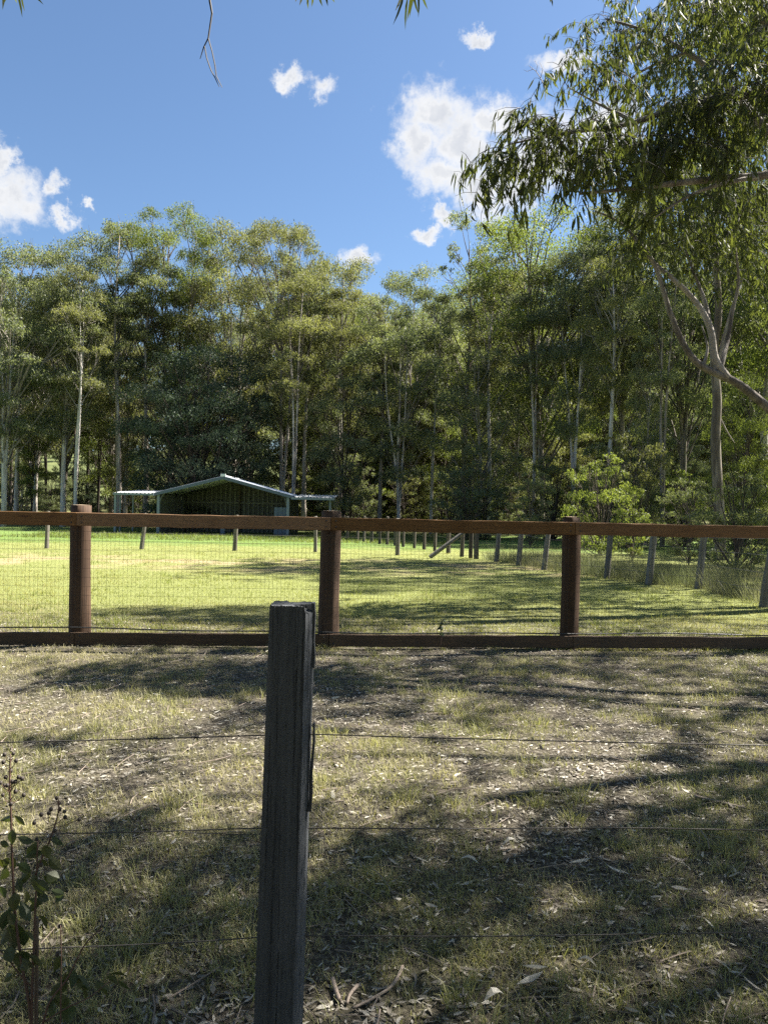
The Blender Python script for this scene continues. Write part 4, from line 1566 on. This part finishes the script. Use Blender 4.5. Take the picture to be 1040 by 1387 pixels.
left = [(-70, 741), (63, 743), (191, 744), (318, 746), (427, 748), (538, 752)]
lb0 = ground_at(191, 744)
lf = thing('post_and_wire_fence', 'thin post and wire fence on the sunlit grass before the shed', 'fence', tuple(lb0))
tp = []
for i, (x, y) in enumerate(left):
    p = ground_at(x, y)
    part('post', split_post(p, 1.22, .068, ((.0, .02, .13, .04, -.01, .0)[i], 0), 400 + i), M['grey_post'], lf)
    tp.append(p)
for zf in (.25, .55, .85, 1.12):
    g = Geo()
    g.tube([p + Vector((0, -.07, zf)) for p in tp], .0035, 4)
    part('wire', g, M['wire'], lf)

# ------------------------------------------------------------------ near wire fence with the split grey post
ND = 2.02
pb = pix(374, 1387 + 110, ND)
pt = pix(397, 818, ND)
wf = thing('wire_fence', 'near wire fence of three strands on a weathered dark grey split timber post', 'fence', (pb.x, pb.y, gzf(pb.x, pb.y)))


def old_post(bottom, top, seed, notch=True):
    rs = np.random.RandomState(seed)
    # outline of the post, rough rectangle with grain grooves
    hw, hd = .0555, .05
    out = []
    for (x0, y0, x1, y1, n) in ((-hw, -hd, hw * .72, -hd, 34), (hw * .72, -hd, hw, -hd + .03, 8), (hw, -hd + .03, hw, hd, 12), (hw, hd, -hw, hd, 14), (-hw, hd, -hw, -hd, 16)):
        for i in range(n):
            t_ = i / n
            out.append((x0 + (x1 - x0) * t_, y0 + (y1 - y0) * t_))
    out = np.array(out)
    n = len(out)
    gr = rs.normal(0, 1, n)
    gr = np.convolve(np.tile(gr, 3), [.3, .4, .3], 'same')[n:2 * n]
    lv = 70
    g = Geo()
    ax = top - bottom
    for j in range(lv):
        t_ = j / (lv - 1)
        wid = 1.05 - .06 * t_
        for i in range(n):
            x, y = out[i]
            sc2 = wid * (1 + .012 * math.sin(i * .7 + t_ * 5))
            dep = gr[i] * .0010 * (1 + .5 * math.sin(t_ * 9 + i))
            # deep checks that open and close along the length
            if i in (5, 12, 19, 27):
                dep -= .003 * max(0, math.sin(t_ * (4 + i * .13) + i))
            nx_, ny_ = (0, -1) if i < 34 else ((.7, -.7) if i < 42 else ((1, 0) if i < 54 else ((0, 1) if i < 68 else (-1, 0))))
            edge_j = rs.normal(0, .0007)
            p = bottom + ax * t_ + Vector((x * sc2 + nx_ * (dep + edge_j), y * sc2 + ny_ * (dep + edge_j), 0))
            if j == lv - 1:
                p.z += .10 * x * -.12 + rs.normal(0, .0012)
                if notch and x > hw * .62 and y < .01:
                    p.z -= .015 + rs.uniform(0, .006)
            g.v.append(p)
    for j in range(lv - 1):
        for i in range(n):
            i2 = (i + 1) % n
            g.f.append((j * n + i, j * n + i2, (j + 1) * n + i2, (j + 1) * n + i))
    cidx = len(g.v)
    g.v.append(top + Vector((0, 0, -.002)))
    for i in range(n):
        g.f.append(((lv - 1) * n + i, (lv - 1) * n + (i + 1) % n, cidx))
    return g


po = part('post', old_post(pb, pt, 5), M['old_post'], wf)
# splinters standing off the right edge
g = Geo()


def splinter(x0, y0, x1, y1, w0, w1, dep=.02, doff=-.02):
    a = pix(x0, y0, ND + doff)
    e = pix(x1, y1, ND + doff)
    b_ = len(g.v)
    for k in range(6):
        t_ = k / 5
        p = a.lerp(e, t_) + Vector((.0015 * math.sin(k * 2.1), 0, 0))
        w = w0 + (w1 - w0) * t_
        for (dx, dy) in ((-w, 0), (w, 0), (w * .8, dep), (-w * .8, dep)):
            g.v.append(p + Vector((dx, dy, 0)))
    for k in range(5):
        for i in range(4):
            i2 = (i + 1) % 4
            g.f.append((b_ + k * 4 + i, b_ + k * 4 + i2, b_ + k * 4 + 4 + i2, b_ + k * 4 + 4 + i))
    g.f.append((b_ + 3, b_ + 2, b_ + 1, b_))
    g.f.append((b_ + 20, b_ + 21, b_ + 22, b_ + 23))


splinter(423.5, 905, 424.5, 817, .004, .0042, .03)
splinter(419, 1100, 425.5, 981, .005, .0025, .02)
part('splinter', g, M['old_post'], wf, holder=po)
for sgn in (-1, 1):
    x = -2.75 if sgn < 0 else 2.35
    b2 = Vector((x, ND + .02, gzf(x, ND) - .1))
    part('post', old_post(b2, b2 + Vector((.01, 0, 1.36)), 9 + sgn, False), M['old_post'], wf)
wires = [[(-900, 1027), (0, 1006), (200, 1001), (365, 996), (425, 995), (560, 999), (800, 1005), (1040, 1010), (1700, 1024)],
         [(-900, 1146), (0, 1131), (200, 1127), (358, 1122), (420, 1122), (640, 1123), (860, 1122), (1040, 1125), (1700, 1134)],
         [(-900, 1332), (0, 1288), (120, 1283), (250, 1277), (355, 1270), (413, 1268), (640, 1269), (860, 1266), (1040, 1263), (1700, 1250)]]
for w in wires:
    pts = skeleton([([pix(x, y, ND) for x, y in w], .0016, .0016)])[0]
    g = Geo()
    g.tube(pts[0], .0016, 6)
    part('wire', g, M['rust_wire'], wf, True)
for xk in (204, 212, 264, 268):
    g = Geo()
    c = pix(xk, 1001 - (xk - 200) * .03, ND)
    g.tube([c + Vector((-.002, 0, -.007)), c + Vector((0, -.002, 0)), c + Vector((.002, 0, .007))], .0013, 4)
    g.tube([c + Vector((-.008, -.0005, .001)), c + Vector((.008, -.0005, -.001))], .0027, 5)
    part('wire_tie', g, M['rust_wire'], wf)
g = Geo()
pts = skeleton([([pix(x, y, ND - .01) for x, y in ((250, 1128), (300, 1130), (345, 1131), (357, 1126))], .0012, .0012)])[0]
g.tube(pts[0], .0012, 5)
part('loose_wire', g, M['rust_wire'], wf)

# ------------------------------------------------------------------ seed headed shrub in the left corner
HD = 1.78


def hp(x, y, d=0.0):
    return pix(x, y, HD + d)


sb = hp(44, 1560)
hs = thing('seedhead_shrub', 'thin stemmed shrub with dark round seed heads in the bottom left corner', 'shrub', (sb.x, sb.y, gzf(sb.x, sb.y)))
hs.location.z = 0.0
rh = random.Random(12)


def stem(pts, r0, r1, mat='stem'):
    sk = skeleton([([hp(*p) for p in pts], r0, r1)])[0]
    g = Geo()
    g.tube(sk[0], sk[1], 6)
    part('stem', g, M[mat], hs, True)


stem([(46, 1570), (42, 1387), (31, 1315), (21, 1245), (17, 1181), (15, 1112), (13, 1060), (14, 1022)], .0042, .0014)
stem([(48, 1570), (43, 1387), (46, 1279), (49, 1200), (51, 1140)], .004, .0014)
stem([(54, 1570, .02), (49, 1387, .02), (50, 1300, .02), (50, 1243, .02)], .0055, .004, 'stake')
stem([(45, 1192), (58, 1160), (70, 1132), (79, 1100), (79, 1082)], .0026, .0012)
stem([(50, 1570, -.03), (58, 1387, -.03), (92, 1325, -.03), (115, 1280, -.03), (138, 1258, -.03)], .0032, .0012)
stem([(82, 1560, -.05), (82, 1387, -.05), (83, 1310, -.05), (82, 1254, -.05)], .002, .001)
stem([(45, 1340), (25, 1318), (8, 1296), (0, 1288)], .002, .001)
stem([(60, 1385, -.03), (90, 1366, -.04), (120, 1352, -.05), (148, 1330, -.05)], .002, .001)
z8 = lambda x, y: (x * .279, 1000 + y * .279)
caps = [(22, 80), (64, 75), (16, 117), (78, 110), (52, 160), (28, 190), (90, 190), (107, 197), (60, 212), (75, 212), (35, 230), (22, 230), (75, 260), (14, 277), (115, 277), (2, 218), (54, 320),
        (275, 292), (288, 317), (248, 346), (236, 365), (290, 345), (313, 357), (200, 372), (166, 412), (384, 396), (316, 385), (178, 492), (266, 450), (292, 914), (280, 1050), (200, 616)]
axis1 = [(50, y) for y in range(80, 340, 10)]
axis2 = [(250 + (y - 300) * -.12, y) for y in range(300, 520, 10)] + [(285, 330), (280, 360)]
for i, (cx_, cy_) in enumerate(caps):
    g = Geo()
    d = rh.uniform(-.02, .02)
    c = hp(*z8(cx_, cy_), d)
    r_ = rh.uniform(.0042, .0052)
    g.ball(c, r_, 8, 6, 1.1)
    part('seed_head', g, M['capsule'], hs, True)
    if cy_ < 560:
        ax = axis1 if cx_ < 130 else axis2
        best = min(ax, key=lambda q: abs(q[0] - cx_) + abs(q[1] - cy_ - 45))
        g = Geo()
        a = hp(*z8(*best))
        g.tube([a, a.lerp(c, .5) + Vector((0, 0, -.004)), c], [.0011, .0009, .0008], 4)
        part('stalk', g, M['stem'], hs)
leaves = [((55, 390), (0, 400), 26), ((70, 378), (122, 425), 26), ((62, 445), (60, 520), 36), ((85, 480), (165, 505), 30), ((210, 555), (120, 580), 32), ((235, 575), (300, 640), 40),
          ((55, 570), (65, 650), 34), ((85, 610), (150, 650), 40), ((40, 640), (0, 690), 40), ((150, 640), (80, 720), 36), ((165, 690), (240, 745), 40), ((75, 750), (70, 840), 48),
          ((100, 795), (150, 890), 44), ((45, 830), (10, 935), 46), ((75, 900), (70, 1025), 78), ((105, 1035), (110, 1135), 68), ((190, 860), (225, 930), 34), ((40, 900), (50, 1090), 40),
          ((330, 1110), (345, 1220), 66), ((290, 1240), (310, 1320), 70), ((260, 1270), (225, 1320), 46), ((330, 1300), (340, 1387), 66), ((370, 1150), (435, 1225), 40), ((400, 1210), (415, 1280), 32),
          ((460, 1185), (525, 1225), 30), ((515, 1160), (570, 1200), 36), ((570, 1180), (632, 1225), 34), ((530, 1150), (620, 1160), 22), ((490, 1220), (520, 1260), 26), ((0, 505), (45, 525), 30),
          ((60, 1150), (20, 1185), 34), ((120, 940), (165, 990), 30), ((250, 740), (310, 760), 34), ((215, 520), (240, 590), 40), ((300, 1060), (260, 1140), 34), ((165, 650), (180, 690), 36),
          ((0, 720), (25, 780), 34), ((130, 850), (190, 800), 30), ((250, 480), (310, 520), 24), ((0, 590), (30, 640), 30), ((270, 800), (310, 745), 26), ((40, 580), (20, 640), 26), ((85, 680), (105, 750), 34)]


for k in range(26):
    sx_k, sy_k = rh.choice([(60, 600), (65, 760), (120, 700), (160, 760), (175, 560), (60, 980), (110, 900), (300, 1180), (270, 1300), (340, 1260), (30, 860), (200, 660), (130, 1080)])
    sx_k += rh.uniform(-30, 30)
    sy_k += rh.uniform(-60, 60)
    an = rh.uniform(0, 2 * PI)
    ll = rh.uniform(55, 105)
    leaves.append(((sx_k, sy_k), (sx_k + math.cos(an) * ll, sy_k + abs(math.sin(an)) * ll * .8 + 10), rh.uniform(28, 50)))


def broad_leaf(a, e, w, seed):
    rd = random.Random(seed)
    ax = e - a
    L = ax.length
    d = ax.normalized()
    view = Vector((0, -1, .2))
    s = d.cross(view).normalized()
    s = (s + Vector((0, rd.uniform(-.7, .7), 0))).normalized()
    n = d.cross(s).normalized()
    g = Geo()
    rows = [(0, .06), (.18, .62), (.38, .97), (.58, .95), (.78, .6), (1.0, .03)]
    cv = rd.uniform(-.12, .12)
    for (t_, k) in rows:
        c = a + d * (L * t_) + n * (cv * L * math.sin(t_ * PI)) + s * (.04 * L * math.sin(t_ * PI))
        h = w * .5 * k
        g.v += [c - s * h + n * (h * .35), c, c + s * h + n * (h * .35)]
    for i in range(len(rows) - 1):
        k = i * 3
        g.f += [(k, k + 1, k + 4, k + 3), (k + 1, k + 2, k + 5, k + 4)]
    return g


for i, (a, e, w) in enumerate(leaves):
    d0 = rh.uniform(-.03, .03)
    g = broad_leaf(hp(*z8(*a), d0), hp(*z8(*e), d0 + rh.uniform(-.02, .02)), w * 1.2 * .279 / 1040 * HD, 500 + i)
    o = part('leaf', g, M['leaf_shrub'], hs)
    tn = o.data.attributes.new('tint', 'FLOAT', 'POINT')
    tn.data.foreach_set('value', [rh.random()] * len(o.data.vertices))

# ------------------------------------------------------------------ grass, litter, sticks
rg = np.random.RandomState(2024)


def in_view(x, y, pad=.35):
    return np.abs(x) < y * .52 + pad


def blades(name, X, Y, n_per, spread, hmin, hmax, width, mat, label, tint_fn, lean=.5, tri=False):
    n = len(X) * n_per
    bx = np.repeat(X, n_per) + rg.normal(0, spread, n)
    by = np.repeat(Y, n_per) + rg.normal(0, spread, n)
    bz = gz(bx, by) - .004
    hs_ = np.repeat(rg.uniform(.6, 1.25, len(X)), n_per) * rg.uniform(hmin, hmax, n)
    ox, oy = bx - np.repeat(X, n_per), by - np.repeat(Y, n_per)
    an = np.arctan2(oy, ox) + rg.normal(0, .9, n)
    ln = (rg.uniform(.05, .6, n) + .4 * np.clip(np.hypot(ox, oy) / (spread * 1.5), 0, 1)) * lean
    dx, dy = np.cos(an) * ln, np.sin(an) * ln
    w = width * rg.uniform(.6, 1.3, n)
    fa = rg.uniform(0, 2 * PI, n)
    px_, py_ = np.cos(fa) * w, np.sin(fa) * w
    B = np.stack([bx, by, bz], 1)
    O = np.stack([px_, py_, np.zeros(n)], 1)
    tip = B + np.stack([dx * hs_ * 1.5, dy * hs_ * 1.5, hs_ * (1 - .35 * ln)], 1)
    tint = np.clip(tint_fn(bx, by) + rg.normal(0, .22, n), 0, 1)
    if tri:
        V = np.stack([B - O, B + O, tip], 1).reshape(-1, 3)
        T = np.arange(n * 3).reshape(n, 3)
        me = np_mesh(name, V, None, T, np.repeat(tint, 3))
    else:
        mid_ = B + np.stack([dx * hs_ * .5, dy * hs_ * .5, hs_ * .6], 1)
        V = np.stack([B - O, B + O, mid_ + O * .75, mid_ - O * .75, tip], 1).reshape(-1, 3)
        k = np.arange(n)[:, None] * 5
        me = np_mesh(name, V, k + np.array([[0, 1, 2, 3]]), k + np.array([[3, 2, 4]]), np.repeat(tint, 5))
    o = add(name, me, mat)
    return tagp(o, label, 'grass', kind='stuff')


def scatter(n, y0, y1, power=1.0, pad=.35):
    """random ground points inside the view, thinning with distance"""
    X, Y = [], []
    got = 0
    while got < n:
        u = rg.rand(n * 2)
        y = y0 + (y1 - y0) * u ** power
        x = rg.uniform(-1, 1, n * 2) * (y * .56 + pad)
        keep = in_view(x, y, pad + .1)
        X.append(x[keep])
        Y.append(y[keep])
        got += keep.sum()
    return np.concatenate(X)[:n], np.concatenate(Y)[:n]


def patchy(x, y):
    return fbm(x * 1.1 + 40, y * 1.1 + 9, 7, 4)


# yard grass: patchy, mostly dry
X, Y = scatter(46000, 1.6, 11.5, 1.0)
pn = patchy(X, Y)
keep = rg.rand(len(X)) < np.clip((pn - .44) * 3.6, .10, .58)
X, Y = X[keep], Y[keep]
blades('grass', X, Y, 10, .022, .014, .058, .0014, M['grass'], 'short dry patchy grass in the yard this side of the timber fence', lambda x, y: np.clip((fbm(x * 1.7 + 3, y * 1.7, 91, 4) - .50) * 3.2, 0, 1), .9)
# greener tufts standing a little higher
X, Y = scatter(2600, 1.7, 10, 1.1)
pn = fbm(X * 2.3, Y * 2.3, 21, 3)
keep = pn > .53
blades('grass', X[keep], Y[keep], 26, .03, .035, .10, .0016, M['grass'], 'greener tufts of grass dotted over the yard', lambda x, y: .65 + 0 * x, .8)
# paddock turf
X, Y = scatter(42000, 8.4, 32, 1.35, .6)
keep = ~((Y > 17) & (Y < 22.5) & (fbm(X * .55, Y * .9, 61, 3) > .47) & (X < 1) & (rg.rand(len(X)) < .75))
X, Y = X[keep], Y[keep]
blades('grass', X, Y, 4, .05, .02, .06, .005, M['grass_paddock'], 'short yellow green turf of the paddock beyond the timber fence', lambda x, y: np.clip((fbm(x * .5, y * .5, 33, 3) - .35) * 2.6, 0, 1), .8, True)
X, Y = scatter(1500, 9, 30, 1.3, .6)
keep = fbm(X * .8, Y * .5, 71, 3) > .52
blades('grass', X[keep], Y[keep], 16, .07, .05, .12, .005, M['grass_paddock'], 'ranker tufts standing out of the paddock turf', lambda x, y: .85 + 0 * x, .7, True)
# lusher growth round the shed
X = rg.uniform(-17, 3, 5200)
Y = rg.uniform(33, 46, 5200)
keep = ~((X > X0 - .1) & (X < X1 + .1) & (Y > Y0 + .6) & (Y < Y1 + .1))
blades('grass', X[keep], Y[keep], 5, .12, .06, .20, .014, M['leaf_bright'], 'lush green growth round the foot of the shed', lambda x, y: .6 + 0 * x, .8, True)
# tall grass along the right hand fence
X, Y = [], []
for i in range(1, 8):
    a, b_ = ground_at(*right[i][:2]), ground_at(*right[i + 1][:2])
    n = int(170 * (b_ - a).length)
    t_ = rg.rand(n)
    off_ = np.abs(rg.normal(0, 1.7, n))
    nn = Vector((b_.y - a.y, -(b_.x - a.x))).normalized()
    if nn.x < 0:
        nn = -nn
    X.append(a.x + (b_.x - a.x) * t_ + nn.x * off_ + .05)
    Y.append(a.y + (b_.y - a.y) * t_ + nn.y * off_)
X, Y = np.concatenate(X), np.concatenate(Y)
blades('tall_grass', X, Y, 9, .09, .18, .62, .004, M['grass_tall'], 'tall pale unmown grass along the leaning posts of the right hand fence', lambda x, y: np.clip((fbm(x * .6, y * .6, 55, 3) - .3) * 2, 0, 1), .6, True)


# leaf litter
def litter(name, X, Y, L0, L1, wr, label, lift=.012):
    n = len(X)
    Z = gz(X, Y) + rg.uniform(.002, lift, n)
    an = rg.uniform(0, 2 * PI, n)
    tl = rg.normal(0, .10, n)
    D = norm(np.stack([np.cos(an), np.sin(an), tl], 1))
    up = norm(np.stack([rg.normal(0, .4, n), rg.normal(0, .4, n), np.ones(n)], 1))
    S = norm(np.cross(D, up))
    L = rg.uniform(L0, L1, n)
    B = S * rg.uniform(-.3, .3, (n, 1)) + up * rg.uniform(-.1, .2, (n, 1))
    V, Q, T = leaf_sickles(np.stack([X, Y, Z], 1), D, S, L, L * wr * rg.uniform(.7, 1.4, n), B)
    me = np_mesh(name, V, Q, T, np.repeat(rg.rand(n) ** 2.4, 6))
    o = add(name, me, M['litter'])
    return tagp(o, label, 'leaf litter', kind='stuff')


X, Y = scatter(80000, 1.7, 10.5, 1.0)
pn = patchy(X, Y)
keep = rg.rand(len(X)) < np.clip((.66 - pn) * 3.2, .4, 1)
litter('leaf_litter', X[keep], Y[keep], .008, .042, .26, 'dry gum leaves and bark flakes littering the yard')
X, Y = scatter(620, 1.8, 9, 1.0)
litter('leaf_litter', X, Y, .04, .085, .2, 'larger pale fallen gum leaves strewn over the yard', .02)
# fine twigs
g = Geo()
rk = random.Random(88)
for i in range(800):
    y = rk.uniform(1.8, 8.5)
    x = rk.uniform(-1, 1) * (y * .52 + .3)
    an = rk.uniform(0, PI)
    L = rk.uniform(.05, .22)
    z = gzf(x, y) + .008
    p = Vector((x, y, z))
    d = Vector((math.cos(an), math.sin(an), rk.uniform(-.03, .1)))
    g.tube([p, p + d * L * .5 + Vector((rk.gauss(0, .01), rk.gauss(0, .01), .004)), p + d * L], rk.uniform(.0015, .0032), 4, cap=False)
o = part('fallen_twigs', g, M['stick'], None)
tagp(o, 'thin dry twigs scattered over the yard', 'twigs', kind='stuff')

# the fallen pieces one can pick out
sticks = [([(545, 1312), (533, 1335), (510, 1352), (478, 1368)], .006, .004, 'longest fallen stick by the foot of the grey post, bent and ending in a fork'),
          ([(450, 1330), (455, 1345), (460, 1358)], .0085, .007, 'short thick grey stick lying just right of the grey post'),
          ([(484, 1338), (474, 1350), (470, 1362)], .006, .0045, 'small stick lying between the thick one and the longest one'),
          ([(722, 1352), (735, 1368), (752, 1387)], .004, .003, 'thin straight twig at the bottom edge beneath the pale leaves'),
          ([(940, 1082), (975, 1090), (1010, 1098)], .010, .007, 'dark stick lying in the sunlit patch at the right border'),
          ([(690, 1083), (720, 1078), (757, 1079)], .010, .008, 'short dark stick in the middle of the sunny grass')]
for pts, r0, r1, lab in sticks:
    q = [ground_at(x, y) + Vector((0, 0, .012)) for x, y in pts]
    g = Geo()
    sk = skeleton([(q, r0, r1)])[0]
    root = thing('fallen_stick', lab, 'stick', tuple(q[0]), group='fallen sticks in the yard')
    g.tube(sk[0], sk[1], 7)
    part('stick', g, M['stick'], root, True)
pale = [((700, 1343), (735, 1328), 11, 'pale curled leaf, widest of those at the bottom edge'), ((655, 1366), (682, 1358), 13, 'pale broad leaf lying lower left of the widest one'),
        ((708, 1318), (742, 1322), 8, 'white leaf lying flat just above the widest one'), ((622, 1173), (648, 1180), 7, 'slim white leaf in the shade below the second wire'),
        ((770, 1180), (800, 1175), 7, 'white leaf lying beside a dark flake below the second wire'), ((780, 1312), (808, 1322), 7, 'slim pale leaf lying right of the white flat one'),
        ((575, 1235), (592, 1242), 7, 'small pale leaf above the lowest wire'), ((680, 1155), (700, 1152), 7, 'small bright leaf just under the second wire'),
        ((845, 1372), (866, 1380), 6, 'pale leaf at the bottom edge right of the thin straight twig')]
for i, (a, e, w, lab) in enumerate(pale):
    A, E = ground_at(*a) + Vector((0, 0, .03)), ground_at(*e) + Vector((0, 0, .036))
    root = thing('fallen_leaf', lab, 'leaf', tuple(A), group='pale fallen leaves one can pick out')
    d = (E - A)
    L = d.length
    d.normalize()
    s = d.cross(Vector((0, 0, 1))).normalized()
    g = Geo()
    wd = w / 1040 * A.y * 1.0
    for (t_, k) in ((0, .08), (.2, .6), (.45, 1), (.7, .75), (1, .05)):
        c = A + d * L * t_ + Vector((0, 0, .018 * math.sin(PI * t_) * (1 if i % 2 else -.4))) + s * .03 * L * math.sin(PI * t_)
        g.v += [c - s * wd * k * .5 + Vector((0, 0, .008 * k)), c, c + s * wd * k * .5 + Vector((0, 0, .006 * k))]
    for k in range(4):
        q = k * 3
        g.f += [(q, q + 1, q + 4, q + 3), (q + 1, q + 2, q + 5, q + 4)]
    o = part('blade', g, M['litter'], root)
    tn = o.data.attributes.new('tint', 'FLOAT', 'POINT')
    tn.data.foreach_set('value', [.9] * len(o.data.vertices))
